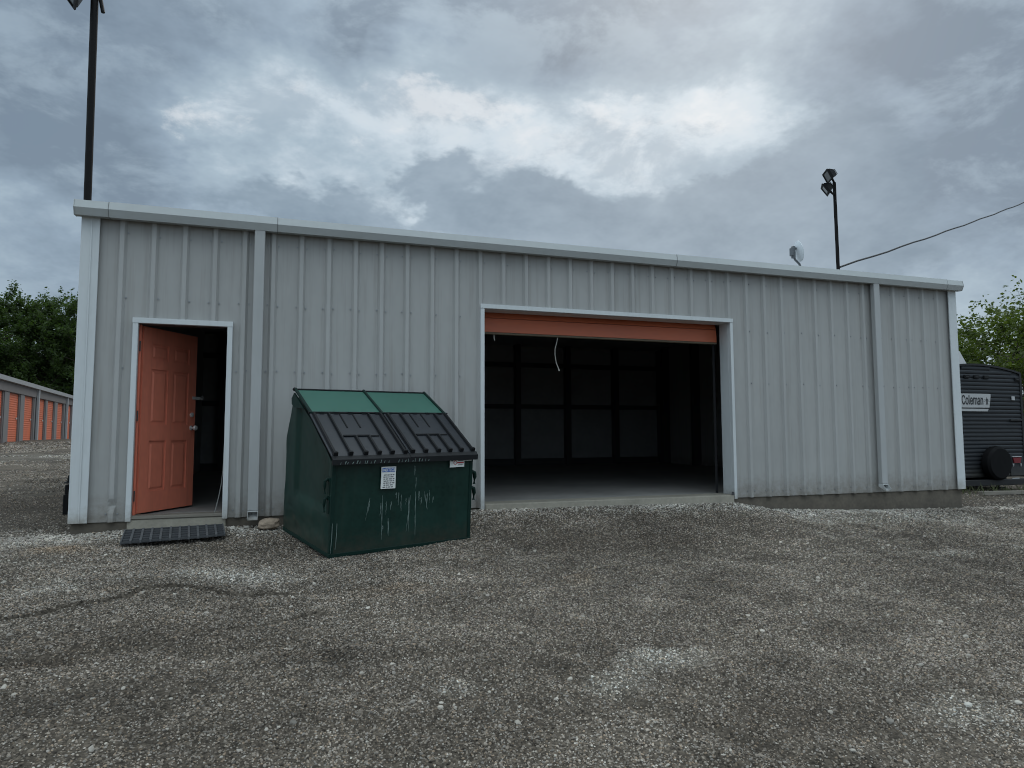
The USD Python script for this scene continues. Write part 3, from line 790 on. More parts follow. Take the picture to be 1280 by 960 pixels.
for sx in (0, 1):
    for z1 in (.715, .545):
        X_ = lambda a: W + a if sx else -a * .55
        hook = tube([(X_(.0), .06, z1 - .02), (X_(.045), .06, z1), (X_(.078), .06, z1 - .015), (X_(.085), .06, z1 - .06), (X_(.080), .06, z1 - .135)], np.array([.016, .017, .018, .017, .013]) * (1.25 if sx else .8), 8)
        plate = box(min(X_(.0), X_(.022)), max(X_(.0), X_(.022)), .03, .09, z1 - .15, z1 + .01)
        part(D, 'lift_hook', cat_([hook, plate]), M['green_edge'], 40)
# lids: built flat (u across, s up the slope, n out of it) and laid on the slope
A0, A1, A2 = np.array([-.055, HF + .012]), np.array([.613, 1.285]), np.array([1.098, 1.505])


def slope(u, s, n, a, b):
    t = (b - a) / np.linalg.norm(b - a); nn = np.array([-t[1], t[0]])
    yz = a[None] + np.asarray(s)[:, None] * t[None] + np.asarray(n)[:, None] * nn[None]
    return np.stack([u, yz[:, 0], yz[:, 1]], 1)


def on_slope(m, a, b):
    v = m.vertices
    return trimesh.Trimesh(slope(v[:, 0], v[:, 1], v[:, 2], a, b), m.faces, process=False)


L1 = np.linalg.norm(A1 - A0); L2 = np.linalg.norm(A2 - A1)
for k, (u0, u1) in enumerate(((-.022, .766), (.774, W + .03))):
    w_ = u1 - u0; lift = .004 * k
    lid = part(D, 'lid', on_slope(cat_([cbox(u0, u1, .03, L1 - .012, lift, .016 + lift, .003)]), A0, A1), M['black_plastic'], label='black ribbed plastic lid')
    lip = hull(np.concatenate([slope(np.array([u0 - .004, u1 + .004, u0 - .004, u1 + .004]), np.array([.045, .045, .0, .0]), np.array([.020, .020, .010, .010]) + lift, A0, A1),
                               np.array([(u0 - .004, A0[0] - .008, A0[1] - .040), (u1 + .004, A0[0] - .008, A0[1] - .040), (u0 - .004, A0[0] + .02, A0[1] - .040), (u1 + .004, A0[0] + .02, A0[1] - .040)])]))
    part(lid, 'front_lip', lip, M['shaded_black'])

    def bar(x, s0, s1, wd=.032, h=.026, bulb=False):
        b_ = hull([(x - wd / 2, s0, .015 + lift), (x + wd / 2, s0, .015 + lift), (x - wd / 2, s1, .015 + lift), (x + wd / 2, s1, .015 + lift),
                   (x - wd * .3, s0 + .01, .015 + h + lift), (x + wd * .3, s0 + .01, .015 + h + lift), (x - wd * .3, s1 - .01, .015 + h + lift), (x + wd * .3, s1 - .01, .015 + h + lift)])
        if bulb:
            c_ = hull([(x - .022, .05, .016 + lift), (x + .022, .05, .016 + lift), (x - .022, .085, .016 + lift), (x + .022, .085, .016 + lift), (x - .02, .055, .054 + lift), (x + .02, .055, .054 + lift), (x - .016, .085, .048 + lift), (x + .016, .085, .048 + lift)])
            b_ = cat_([b_, c_])
        return b_
    for q, fr in enumerate((.045, .235, .425, .60, .775, .955)):
        x = u0 + fr * w_
        if q in (2, 3):
            part(lid, 'rib', on_slope(bar(x, .06, .36, bulb=True), A0, A1), M['shaded_black'])
            part(lid, 'rib', on_slope(bar(x - .03, .50, L1 - .02, .018, .010), A0, A1), M['shaded_black'])
            part(lid, 'rib', on_slope(cbox(x - .12, x + .004, .352, .372, .016 + lift, .030 + lift, .003), A0, A1), M['shaded_black'])
        else:
            part(lid, 'rib', on_slope(bar(x, .06, L1 - .02, .034 if q in (0, 5) else .024, bulb=True), A0, A1), M['shaded_black'])
    part(lid, 'rib', on_slope(cbox(u0 + .60 * w_ + .03, u0 + .60 * w_ + .115, .352, .366, .016 + lift, .026 + lift, .003), A0, A1), M['shaded_black'])
for u0, u1 in ((.012, .752), (.776, W - .004)):
    part(D, 'rear_lid', on_slope(cbox(u0, u1, .015, L2 - .01, .0, .012, .003), A1, A2), M['teal'], label='teal plastic rear lid panel')
for u in (-.004, .764, W + .008):
    part(D, 'frame_bar', on_slope(cbox(u - .013, u + .013, -.01, L2 + .012, .002, .030, .004), A1, A2), M['green_edge'])
part(D, 'hinge_rod', rod((-.03, A1[0], A1[1] + .016), (W + .045, A1[0], A1[1] + .016), .011), M['shaded_black'], 40)
part(D, 'hinge_rod', rod((-.02, A2[0], A2[1] + .012), (W + .02, A2[0], A2[1] + .012), .012), M['shaded_black'], 40)
for u in list(np.linspace(.10, .70, 5)) + list(np.linspace(.84, 1.46, 5)):
    part(D, 'hinge_lug', box(u - .022, u + .022, A1[0] - .03, A1[0] + .016, A1[1] - .014, A1[1] + .026), M['shaded_black'])
for u in (-.012, .764, W + .008):
    part(D, 'end_knob', trimesh.creation.icosphere(1, .021, ).apply_translation([u, A2[0], A2[1] + .014]), M['shaded_black'], True)
part(D, 'hinge_bracket', prism_x([(1.10, 1.48), (1.17, 1.42), (1.16, 1.36), (1.06, 1.33), (.80, 1.33), (.95, 1.41)], -.016, .0), M['green_edge'])
part(D, 'hinge_bracket', prism_x([(1.10, 1.48), (1.17, 1.42), (1.16, 1.36), (1.06, 1.33), (.80, 1.33), (.95, 1.41)], W, W + .016), M['green_edge'])
# stickers
yf_ = -.032
nt = part(D, 'notice_sticker', box(.473, .627, yf_, yf_ + .006, .607, .819), M['sticker'], label='white notice sticker with blue heading')
part(nt, 'heading', box(.483, .617, yf_ - .0016, yf_ - .0004, .768, .808), M['sticker_blue'])
part(nt, 'lettering', lettering('NOTICE', .026, (.490, yf_ - .0018, .775), .001, True, .92), M['sticker'])
tl = []
r3 = np.random.default_rng(5)
for q in range(7):
    z = .744 - q * .0195; x = .490 + r3.uniform(0, .012)
    while x < .60:
        l_ = r3.uniform(.014, .034); tl.append(box(x, min(x + l_, .612), yf_ - .0014, yf_ - .0004, z - .0085, z)); x += l_ + .007
part(nt, 'small_print', cat_(tl), M['sticker_ink'])
rs = part(D, 'warning_sticker', box(1.239, 1.412, yf_, yf_ + .006, .783, .872), M['sticker'], label='white and red sticker under the right lid')
part(rs, 'red_stripe', box(1.325, 1.405, yf_ - .0014, yf_ - .0004, .822, .834), M['sticker_red'])
part(rs, 'red_ring', cat_([trimesh.creation.annulus(.016, .022, .001, sections=20).apply_transform(trimesh.transformations.rotation_matrix(math.pi / 2, [1, 0, 0])).apply_translation([1.302, yf_ - .001, .830])]), M['sticker_red'])
part(rs, 'small_print', cat_([box(1.25, 1.275, yf_ - .0014, yf_ - .0004, .845, .858), box(1.335, 1.40, yf_ - .0014, yf_ - .0004, .845, .852), box(1.335, 1.39, yf_ - .0014, yf_ - .0004, .803, .809)]), M['sticker_ink'])
es = part(D, 'serial_sticker', box(1.417, 1.508, -.0225, -.017, .842, .872), M['sticker'])
part(es, 'small_print', cat_([box(1.425 + .02 * q, 1.438 + .02 * q, -.0239, -.0229, .851, .862) for q in range(4)]), M['sticker_ink'])
ls = part(D, 'side_sticker', prism_x([(1.01, 1.262), (1.10, 1.27), (1.10, 1.10), (1.015, 1.09)], -.003, -.0005), M['sticker'])
part(ls, 'small_print', cat_([box(-.0046, -.0034, 1.03 + .0 * q, 1.085, 1.222 - q * .022, 1.232 - q * .022) for q in range(3)] + [box(-.0046, -.0034, 1.022, 1.09, 1.112, 1.146)]), M['sticker_ink'])
SCR = [(.504, .541, .512, .116), (.367, .493, .338, .309), (.375, .52, .362, .40), (.549, .48, .55, .354), (.602, .476, .595, .389), (.577, .313, .581, .147), (.652, .56, .65, .502), (.678, .559, .675, .432), (.707, .537, .708, .374),
       (.807, .521, .775, .167), (.793, .502, .797, .165), (.862, .557, .875, .117), (.843, .817, .847, .717), (.932, .493, .931, .422), (.964, .551, 1.007, .366), (.999, .528, .995, .377), (1.07, .493, 1.062, .427),
       (.49, .47, .488, .33), (.76, .50, .757, .43), (.90, .56, .905, .46), (.86, .70, .862, .58), (.52, .25, .525, .20), (1.02, .56, 1.03, .43)]
sc = []
for q, (xa, za, xb, zb_) in enumerate(SCR):
    t = np.linspace(0, 1, 9); r4 = np.random.default_rng(q)
    xs_ = xa + (xb - xa) * t + r4.normal(0, .0015, 9); zs_ = za + (zb_ - za) * t
    wd = (r4.uniform(.0024, .0052) * np.interp(t, [0, .15, .6, 1], [.6, 1.2, .9, .3])) * np.where(r4.random(9) < .25, .35, 1)
    yb_ = -.004 - (meshkit.fbm(np.stack([xs_, zs_, 0 * xs_], -1) * 2.6, 3, 4) - .35) * .022 * np.clip(np.minimum(np.minimum(xs_, W - xs_) / .18, 1) * np.minimum(np.minimum(zs_, HF - zs_) / .15, 1), 0, 1) - .0022
    v = np.concatenate([np.stack([xs_ - wd, yb_, zs_], 1), np.stack([xs_ + wd, yb_, zs_], 1), np.stack([xs_, yb_ + .004, zs_], 1)])
    f_ = []
    for i in range(8):
        f_ += [(i, i + 9, i + 10), (i, i + 10, i + 1)]
    sc.append(trimesh.Trimesh(v, f_, process=False))
part(D, 'scraped_streaks', cat_(sc), M['scratch'], kind='stuff')
for q, (xa, za, xb, zb_) in enumerate([(.056, .312, .047, .073), (.012, .315, .003, .04)]):
    part(D, 'scraped_edge', tube([(xa, -.0135, za), ((xa + xb) / 2 + .003, -.014, (za + zb_) / 2), (xb, -.0135, zb_)], [.003, .004, .002], 5), M['scratch'])
tk = []
for q in range(26):
    x = .05 + q * .0365 + r3.normal(0, .006); h = r3.uniform(.016, .034)
    if r3.random() < .85:
        tk.append(hull([(x, -.0655, .862), (x + .006, -.0655, .862), (x + r3.uniform(.004, .02), -.0655, .862 + h), (x + .008, -.0645, .862 + h), (x, -.062, .862), (x + .006, -.062, .862)]))
part(D, 'lip_scuffs', cat_(tk), M['scratch'], kind='stuff')

# ------------------------------------------------------------------ poles, dish, cable
def floodlight(parent, centre, aim, size=1.0, yoke=None):
    """A box floodlight: a tapered housing with a glass front, hung in a yoke. aim is the direction it shines in."""
    a = np.asarray(aim, float); a /= np.linalg.norm(a)
    s = np.cross(a, [0, 0, 1]); s /= np.linalg.norm(s); t = np.cross(s, a)
    Mx = np.eye(4); Mx[:3, :3] = np.stack([s, a, t], 1); Mx[:3, 3] = centre
    w, h, d = .19 * size, .135 * size, .17 * size
    shell = hull([(x * w, .0, z * h) for x in (-1, 1) for z in (-1, 1)] + [(x * w, -.03, z * h) for x in (-1, 1) for z in (-1, 1)] + [(x * w * .62, -d, z * h * .55) for x in (-1, 1) for z in (-1, 1)])
    rim = cat_([box(-w - .012, w + .012, .0, .022, h - .012, h + .014), box(-w - .012, w + .012, .0, .022, -h - .014, -h + .012), box(-w - .012, -w + .014, .0, .022, -h + .0125, h - .0125), box(w - .014, w + .012, .0, .022, -h + .0125, h - .0125)])
    hd = part(parent, 'floodlight', moved(cat_([shell, rim]), Mx), M['black'])
    part(hd, 'lens', moved(box(-w + .016, w - .016, .002, .010, -h + .014, h - .014), Mx), M['lens'])
    fins = cat_([box(-w * .55, w * .55, -d - .03, -d + .02, z - .004, z + .004) for z in np.linspace(-h * .5, h * .5, 5)])
    part(hd, 'fins', moved(fins, Mx), M['black'])
    if yoke is not None:
        back = np.asarray(centre) - a * d * .6
        part(hd, 'yoke', cat_([rod(back, yoke, .016, 8), rod(back + s * w * .8, back - s * w * .8, .012, 8)]), M['black'])


P0 = np.array([-.160, .75, float(ground_z(-.160, .75)) - .1])
PL = thing('light_pole', 'tall dark floodlight pole rising behind the left end of the roof', 'light pole', P0)
part(PL, 'pole', tube([P0, P0 + [-.012, 0, 3.5], P0 + [-.04, 0, 6.55]], [.039, .040, .041], 14), M['pole'], 40)
floodlight(PL, (-0.445, 0.660, 6.090), (-.75, -.25, -.62), 1.0, (-0.200, 0.750, 6.110))
floodlight(PL, (-0.435, 0.850, 6.480), (-.8, .3, -.5), .9, (-0.200, 0.750, 6.350))
sen = part(PL, 'sensor', cat_([rod((-0.140, 0.740, 6.100), (-0.100, 0.735, 5.910), .022, 8), rod((-0.190, 0.750, 6.130), (-0.130, 0.740, 6.110), .014, 8)]), M['black'])
part(sen, 'wire_loop', tube([(-0.140, 0.735, 6.070), (-0.105, 0.735, 6.120), (-0.070, 0.735, 6.130), (-0.065, 0.735, 6.095), (-0.100, 0.735, 6.070)], .005, 6), M['black'])
P1 = np.array([12.575, 2.6, float(ground_z(12.575, 2.6)) - .1])
PR = thing('light_pole', 'shorter dark floodlight pole behind the right end of the roof, twin lamps facing left', 'light pole', P1)
part(PR, 'pole', tube([P1, [12.585, 2.6, 4.2], [12.572, 2.6, 6.02]], [.036, .034, .032], 14), M['pole'], 40)
part(PR, 'base_plate', cbox(P1[0] - .11, P1[0] + .11, 2.48, 2.72, P1[2] + .07, P1[2] + .12), M['pole'])
part(PR, 'cross_arm', rod((12.57, 2.6, 6.02), (12.42, 2.52, 6.10), .022, 8), M['pole'])
part(PR, 'cross_arm', rod((12.575, 2.6, 5.75), (12.42, 2.56, 5.80), .020, 8), M['pole'])
floodlight(PR, (12.27, 2.45, 6.06), (-.80, .42, -.42), .74, (12.44, 2.53, 6.08))
floodlight(PR, (12.29, 2.55, 5.82), (-.72, .60, -.60), .70, (12.46, 2.57, 5.80))
part(PR, 'wire_loop', tube([(12.47, 2.5, 5.78), (12.42, 2.48, 5.70), (12.425, 2.48, 5.60), (12.47, 2.48, 5.56), (12.51, 2.5, 5.62), (12.515, 2.52, 5.72)], .006, 6), M['black'])
t = np.linspace(0, 1, 28)
ca, cb = np.array([12.63, 2.6, 4.26]), np.array([34.6, 12.0, 11.85])
cpts = ca + (cb - ca) * t[:, None]
cpts[:, 2] -= 1.0 * t * (1 - t) * .35
cpts[:, 2] += .012 * np.sin(t * 46)
solo('power_cable', tube(cpts, .021, 6), M['cable'], 'thin black overhead cable slanting up to the right from the right pole', 'cable')

dz = rz(1.2) + .02
DI = thing('satellite_dish', 'small grey satellite dish on a bent mast above the roof edge', 'satellite dish', (10.36, 1.2, dz))
part(DI, 'mast', tube([(10.40, 1.2, dz), (10.395, 1.2, 3.72), (10.36, 1.2, 3.80), (10.27, 1.2, 3.87), (10.245, 1.2, 3.97)], .019, 8), M['dish_arm'], 40)
part(DI, 'foot', box(10.33, 10.47, 1.12, 1.28, dz, dz + .012), M['dish_arm'])
ax = np.array([.93, -.30, .20]); ax /= np.linalg.norm(ax)
sx_ = np.cross(ax, [0, 0, 1]); sx_ /= np.linalg.norm(sx_); tx_ = np.cross(sx_, ax)
rings, secs = 7, 28
v, f = [], []
for sgn in (0, 1):
    for i in range(rings + 1):
        r_ = .182 * i / rings
        for j in range(secs):
            a_ = 2 * math.pi * j / secs
            v.append((r_ * .94 * math.cos(a_), (r_ / .182) ** 2 * .040 - .006 * sgn, r_ * math.sin(a_)))
nv = (rings + 1) * secs
for i in range(rings):
    for j in range(secs):
        a_, b_ = i * secs + j, i * secs + (j + 1) % secs
        f += [(a_, b_, b_ + secs), (a_, b_ + secs, a_ + secs), (nv + a_, nv + b_ + secs, nv + b_), (nv + a_, nv + a_ + secs, nv + b_ + secs)]
for j in range(secs):
    a_, b_ = rings * secs + j, rings * secs + (j + 1) % secs
    f += [(a_, b_, nv + b_), (a_, nv + b_, nv + a_)]
v = np.array(v)
dc = np.array([10.315, 1.2, 4.01])
vw = dc + v[:, :1] * sx_ + v[:, 1:2] * ax + v[:, 2:] * tx_
part(DI, 'reflector', trimesh.Trimesh(vw, f, process=False), M['dish'], 30)
part(DI, 'back_bracket', cat_([rod(dc - ax * .005 + [0, 0, .06], (10.235, 1.2, 4.06), .022, 8), cbox(10.215, 10.268, 1.17, 1.23, 3.89, 4.10, .006), cbox(10.19, 10.225, 1.16, 1.24, 3.93, 4.07, .006)]), M['dish_arm'])

# ------------------------------------------------------------------ small things by the wall
gz = lambda x, y: float(ground_z(x, y))
mc = np.array([(.585, -.36), (1.475, -.22), (1.535, -.62), (.66, -.86)])
bars = []


def mat_pt(a, b, h=0.0):
    p = (1 - a) * (1 - b) * mc[0] + a * (1 - b) * mc[1] + a * b * mc[2] + (1 - a) * b * mc[3]
    lift = .030 + .004 * math.sin(a * 7) * b
    return np.array([p[0], p[1], np.interp(b, [0, 1], [-.088, -.140]) + lift + h])


MT = thing('door_mat', 'worn black rubber grid mat on the gravel before the orange door', 'door mat', (1.05, -.5, gz(1.05, -.5)))
for q in range(12):
    a = q / 11
    part(MT, 'cross_bar', hull([mat_pt(np.clip(a + e, 0, 1) + 0, b, h) for e in (-.011, .011) for b in (0, 1) for h in (0, .026)]), M['rubber_worn'])
for q in range(6):
    b = q / 5
    segs = []
    for i in range(11):
        segs.append(hull([mat_pt(a, np.clip(b + e, 0, 1), h) for a in (i / 11 + .006, (i + 1) / 11 - .006) for e in (-.03, .03) for h in (.004, .020)]))
    part(MT, 'long_bar', cat_(segs), M['rubber'])
web = [hull([mat_pt(i / 11, b, h) for i in (0, 11) for b in (0.02, .98) for h in (-.004, .002)])]
part(MT, 'backing', cat_(web), M['rubber'])


def stone(seed, c, dims, sub=3, amp=.35):
    m = trimesh.creation.icosphere(sub, 1.0)
    v = m.vertices * (1 + (meshkit.fbm(m.vertices * 1.7 + seed, 3, seed) - .5)[:, None] * amp * 2)
    v = np.sign(v) * np.abs(v) ** .82
    return trimesh.Trimesh(v * dims + c, m.faces, process=False)


solo('rock', stone(3, (1.93, -.20, -.060), (.112, .085, .058)), M['rock'], 'tan fist-shaped rock lying at the foot of the left downspout', 'rock', smooth=40)
for x, y, s, lab in ((2.13, -.16, .040, 'pale limestone chunk between the tan rock and the green dumpster'), (1.70, -.12, .030, 'small pale limestone chunk directly under the left downspout outlet'),
                     (1.56, -.14, .027, 'small pale limestone chunk at the right foot of the orange door frame')):
    solo('pale_stone', stone(int(x * 91), (x, y, gz(x, y) + s * .3), (s, s * .8, s * .6), 2), M['stone_pale'], lab, 'stone', 'pale stones along the foot of the wall')
for x, y, s, lab in ((2.78, -4.51, .013, 'left one of two close pale pebbles at bottom centre of the gravel'), (2.90, -4.60, .014, 'right one of two close pale pebbles at bottom centre of the gravel'),
                     (5.64, -5.16, .019, 'largest pale pebble on the gravel near the bottom right corner'), (5.94, -5.21, .017, 'pale pebble at the right edge of the picture, lower right gravel'),
                     (5.08, -5.18, .018, 'pale grey pebble on the dark gravel patch at lower right, bottom of the picture'), (4.83, -5.05, .013, 'small pale pebble left of the dark gravel patch at lower right'),
                     (5.62, -3.99, .015, 'pale flat pebble on open gravel below the right side of the garage door'), (6.30, -4.66, .013, 'small pale pebble above the bottom right pale gravel patch')):
    solo('pebble', stone(int(x * 77), (x, y, gz(x, y) + s * .35), (s, s * .85, s * .65), 2), M['stone_pale'], lab, 'stone', 'pale pebbles on the open lot')
ez = gz(-.5, 1.6)
EB = thing('equipment_box', 'black metal box half hidden behind the left building corner', 'equipment box', (-.44, 1.6, ez))
part(EB, 'base', cbox(-.512, -.30, 1.55, 1.80, ez - .05, ez + .24, .006), M['black'])
part(EB, 'cover', cbox(-.50, -.30, 1.56, 1.79, ez + .241, ez + .36, .006), M['black'])
part(EB, 'ledge', cbox(-.522, -.30, 1.57, 1.78, ez + .375, ez + .39, .003), M['black'])
part(EB, 'hood', hull([(-.485, 1.58, ez + .391), (-.30, 1.58, ez + .391), (-.30, 1.78, ez + .391), (-.485, 1.78, ez + .391), (-.43, 1.6, ez + .54), (-.30, 1.6, ez + .54), (-.43, 1.76, ez + .54), (-.30, 1.76, ez + .54), (-.485, 1.6, ez + .46), (-.485, 1.76, ez + .46)]), M['black'])
part(EB, 'leg', box(-.47, -.42, 1.62, 1.68, ez - .15, ez - .051), M['black'])

# ------------------------------------------------------------------ the travel trailer
TX0, TX1, TY = 14.42, 17.0, 2.2
tg = gz(15.7, 2.6)
T = thing('travel_trailer', 'dark grey corrugated camper trailer parked behind the right end of the building', 'trailer', (15.7, 4.5, tg))
top_z = lambda x: 2.315 - .155 * ((x - 15.7) / 1.3) ** 2
xs_ = np.linspace(TX0, TX1, 17)
outline = Polygon([(TX0, -.04), (TX1, -.04)] + [(x, top_z(x)) for x in xs_[::-1]])
part(T, 'body', prism_y(outline, TY + .012, TY + 5.6), M['trailer'])
pitch = .0825
nstrip = int(2.36 / pitch)
for k in range(nstrip + 1):
    z0 = -.03 + k * pitch; z1 = z0 + pitch
    xa, xb = TX0 + .02, TX1 - .035
    xa2, xb2 = xa, xb
    if z1 > 2.15:
        half = 1.3 * math.sqrt(max((2.315 - .02 - z1) / .155, 0)) if z1 < 2.29 else 0
        xa, xb = max(xa, 15.7 - half), min(xb, 15.7 + half)
    if xb - xa < .2:
        continue
    prof = [(TY + .0115, z0), (TY - .003, z0 + .004), (TY - .013, z0 + pitch * .35), (TY - .013, z0 + pitch * .7), (TY - .002, z1 - .004), (TY + .0115, z1)]
    part(T, 'siding_strip', prism_x(prof, xa, xb), M['trailer'])
part(T, 'edge_trim', prism_y(Polygon([(TX1 - .045, -.05), (TX1 + .012, -.05), (TX1 + .012, 2.16), (TX1 - .045, 2.19)]), TY - .022, TY + .2), M['trailer_dark'])
part(T, 'edge_trim', prism_y(Polygon([(TX0 - .012, -.05), (TX0 + .045, -.05), (TX0 + .045, 2.19), (TX0 - .012, 2.16)]), TY - .022, TY + .2), M['trailer_dark'])
arc = Polygon([(x, top_z(x) + .018) for x in xs_] + [(x, top_z(x) - .022) for x in xs_[::-1]])
part(T, 'roof_trim', prism_y(arc, TY - .024, TY + 5.6), M['trailer_dark'])
for x in (15.415, 15.69, 15.965, 16.88, 14.52):
    lm = part(T, 'marker_light', cbox(x - .075, x + .075, TY - .034, TY - .012, 2.052 - (.03 if abs(x - 15.7) > .8 else 0) - .035, 2.052 - (.03 if abs(x - 15.7) > .8 else 0) + .04, .008), M['black'])
    part(lm, 'lens', cbox(x - .045, x + .045, TY - .040, TY - .035, 2.04 - (.03 if abs(x - 15.7) > .8 else 0), 2.065 - (.03 if abs(x - 15.7) > .8 else 0), .002), M['trailer_dark'])
bd = part(T, 'badge', prism_y(Polygon([(15.165, 1.41), (16.00, 1.41), (16.055, 1.685), (16.035, 1.70), (15.20, 1.70), (15.165, 1.665)]), TY - .036, TY - .014), M['badge'], label='white name badge with black lettering')
word = lettering('Coleman', .185, (15.225, TY - .0365, 1.478), .003, True, .72)
wb = word.bounds
word.apply_translation([15.225 - wb[0][0], 0, 0]); sc_ = .60 / (wb[1][0] - wb[0][0]); vv = word.vertices.copy(); vv[:, 0] = 15.225 + (vv[:, 0] - 15.225) * sc_; word = trimesh.Trimesh(vv, word.faces, process=False)
part(bd, 'lettering', word, M['badge_ink'])
lx, lz = 15.935, 1.545
lantern = cat_([prism_y([(lx - .035, lz - .065), (lx + .035, lz - .065), (lx + .028, lz - .045), (lx - .028, lz - .045)], TY - .0395, TY - .0365), prism_y([(lx - .02, lz - .040), (lx + .02, lz - .040), (lx + .024, lz + .02), (lx - .024, lz + .02)], TY - .0395, TY - .0365),
                prism_y([(lx - .040, lz + .024), (lx + .040, lz + .024), (lx + .012, lz + .055), (lx - .012, lz + .055)], TY - .0395, TY - .0365), prism_y([(lx - .006, lz + .056), (lx + .006, lz + .056), (lx + .006, lz + .085), (lx - .006, lz + .085)], TY - .0395, TY - .0365)]
               + [prism_y([(lx + r0 * math.cos(a) - .004 * math.sin(a), lz + r0 * math.sin(a) + .004 * math.cos(a)), (lx + r0 * math.cos(a) + .004 * math.sin(a), lz + r0 * math.sin(a) - .004 * math.cos(a)), (lx + .085 * math.cos(a), lz + .085 * math.sin(a))], TY - .0395, TY - .0365) for r0, a in ((.05, .5), (.05, 0.0), (.05, math.pi), (.05, math.pi - .5))])
part(bd, 'lantern_emblem', lantern, M['badge_ink'])
part(T, 'name_plate', prism_y(Polygon([(15.165, 1.335), (15.95, 1.335), (15.985, 1.385), (15.165, 1.385)]), TY - .030, TY - .014), M['badge'])
part(T, 'vent', cbox(16.68, 16.77, TY - .035, TY - .012, 1.575, 1.66, .006), M['badge'])
part(T, 'handle', cbox(16.60, 16.95, TY - .04, TY - .012, 1.135, 1.175, .006), M['trailer_dark'])
ctr = np.array([15.97, TY - .14, .26])
tyre = trimesh.creation.revolve(np.array([(0, -.10), (.20, -.105), (.30, -.10), (.345, -.06), (.355, 0), (.345, .06), (.30, .10), (.0, .10)]), sections=40)
tyre.apply_transform(trimesh.transformations.rotation_matrix(math.pi / 2, [1, 0, 0]))
tyre.apply_translation(ctr)
sp = part(T, 'spare_wheel', tyre, M['tyre'], 30)
part(sp, 'mount', box(15.98, 16.22, TY - .04, TY - .0135, -.05, .45), M['trailer_dark'])
pnl = part(T, 'light_panel', cbox(16.535, 16.93, TY - .028, TY - .0135, -.02, .44, .006), M['trailer'])
tl_ = part(T, 'tail_light', prism_y(Polygon([(16.59, .36), (16.83, .36), (16.80, .245), (16.62, .245)]), TY - .05, TY - .029), M['tail_red'])
part(tl_, 'bezel', cat_([prism_y(Polygon([(16.575, .372), (16.845, .372), (16.845, .390), (16.575, .390)]), TY - .046, TY - .029), prism_y(Polygon([(16.585, .235), (16.615, .235), (16.60, .17)]), TY - .046, TY - .029), prism_y(Polygon([(16.805, .235), (16.835, .235), (16.82, .17)]), TY - .046, TY - .029)]), M['badge'])
part(T, 'number_plate', cbox(16.46, 16.67, TY - .10, TY - .09, -.16, -.06, .003), M['badge'])
part(T, 'bumper', cbox(TX0 + .1, TX1 - .02, TY - .16, TY - .04, -.20, -.075, .01), M['trailer_dark'])
part(T, 'reflector', cbox(16.78, 17.0, TY - .17, TY - .161, -.15, -.085, .003), M['tail_red'])
part(T, 'frame', cat_([box(TX0 + .5, TX0 + .6, TY + .05, TY + 5.4, -.22, -.041), box(TX1 - .6, TX1 - .5, TY + .05, TY + 5.4, -.22, -.041)]), M['trailer_dark'])
for x in (TX0 + .12, TX1 - .34):
    wh = trimesh.creation.cylinder(.33, .2, sections=28); wh.apply_transform(trimesh.transformations.rotation_matrix(math.pi / 2, [0, 1, 0])); wh.apply_translation([x + .1, TY + 3.0, tg + .33])
    part(T, 'wheel', wh, M['tyre'], 30)
for x in (TX0 + .35, TX1 - .35):
    part(T, 'jack', cat_([rod((x, TY + .35, -.05), (x, TY + .35, tg - .02), .03, 8), box(x - .1, x + .1, TY + .25, TY + .45, tg - .03, tg + .02)]), M['trailer_dark'])
ac = hull([(16.2, 3.3, 2.24), (17.10, 3.3, 2.24), (16.2, 4.1, 2.24), (17.10, 4.1, 2.24), (16.3, 3.42, 2.66), (16.95, 3.42, 2.70), (16.3, 4.0, 2.66), (16.95, 4.0, 2.70)])
acm = moved(ac, trimesh.transformations.translation_matrix([-.80, -.55, .0]))
part(T, 'roof_air_unit', acm, M['badge'])

tb = gz(15.0, 1.2)
solo('timber', cat_([moved(cbox(-.9, .9, -.045, .045, 0, .07, .006), trimesh.transformations.translation_matrix([15.4, 1.25, tb + .01]) @ trimesh.transformations.rotation_matrix(-.10, [0, 0, 1]))]), M['timber'], 'weathered board lying on the ground in front of the camper trailer', 'board')
wv = []
r5 = np.random.default_rng(21)
for q in range(420):
    x, y = r5.uniform(12.9, 18.6), r5.normal(1.9, .45)
    h = r5.uniform(.06, .22); a = r5.uniform(0, 6.28); z = gz(x, y) - .01; b_ = .006
    lx_, ly_ = r5.normal(0, .05, 2)
    wv.append(trimesh.Trimesh([(x - b_ * math.cos(a), y - b_ * math.sin(a), z), (x + b_ * math.cos(a), y + b_ * math.sin(a), z), (x + lx_, y + ly_, z + h), (x + lx_ * .4 - b_ * .7 * math.sin(a), y + ly_ * .4 + b_ * .7 * math.cos(a), z + h * .5)], [(0, 1, 3), (1, 2, 3), (0, 3, 2)], process=False))
solo('weeds', cat_(wv), M['weed'], 'sparse dry weeds in the gravel around the camper trailer', 'weeds', kind='stuff')

# ------------------------------------------------------------------ the row of storage units
S0, TH = np.array([-9.406, 25.004]), -.13
SD, SN = np.array([math.sin(TH), math.cos(TH)]), np.array([-math.cos(TH), math.sin(TH)])
SM = np.eye(4)
SM[:3, 0], SM[:3, 1], SM[:3, 2] = [SD[0], SD[1], 0], [SN[0], SN[1], 0], [0, 0, 1]       # along the row, into the building, up
SM[:3, 3] = [S0[0], S0[1], .56]
S = thing('storage_row', 'long low row of storage units with orange roll-up doors', 'building', matrix=SM)
doors = [-8.13, -5.48, -2.815, -.15, 2.514, 5.178, 7.525, 10.19, 12.85, 15.25, 17.85]
WD = 1.70
cuts = unary_union([rect(s, -.5, s + WD, 2.10) for s in doors])
wall = rect(-10.0, -.3, 21, 2.62).difference(cuts)


def prism_s(poly, y0, y1):
    return prism_y(poly, y0, y1)


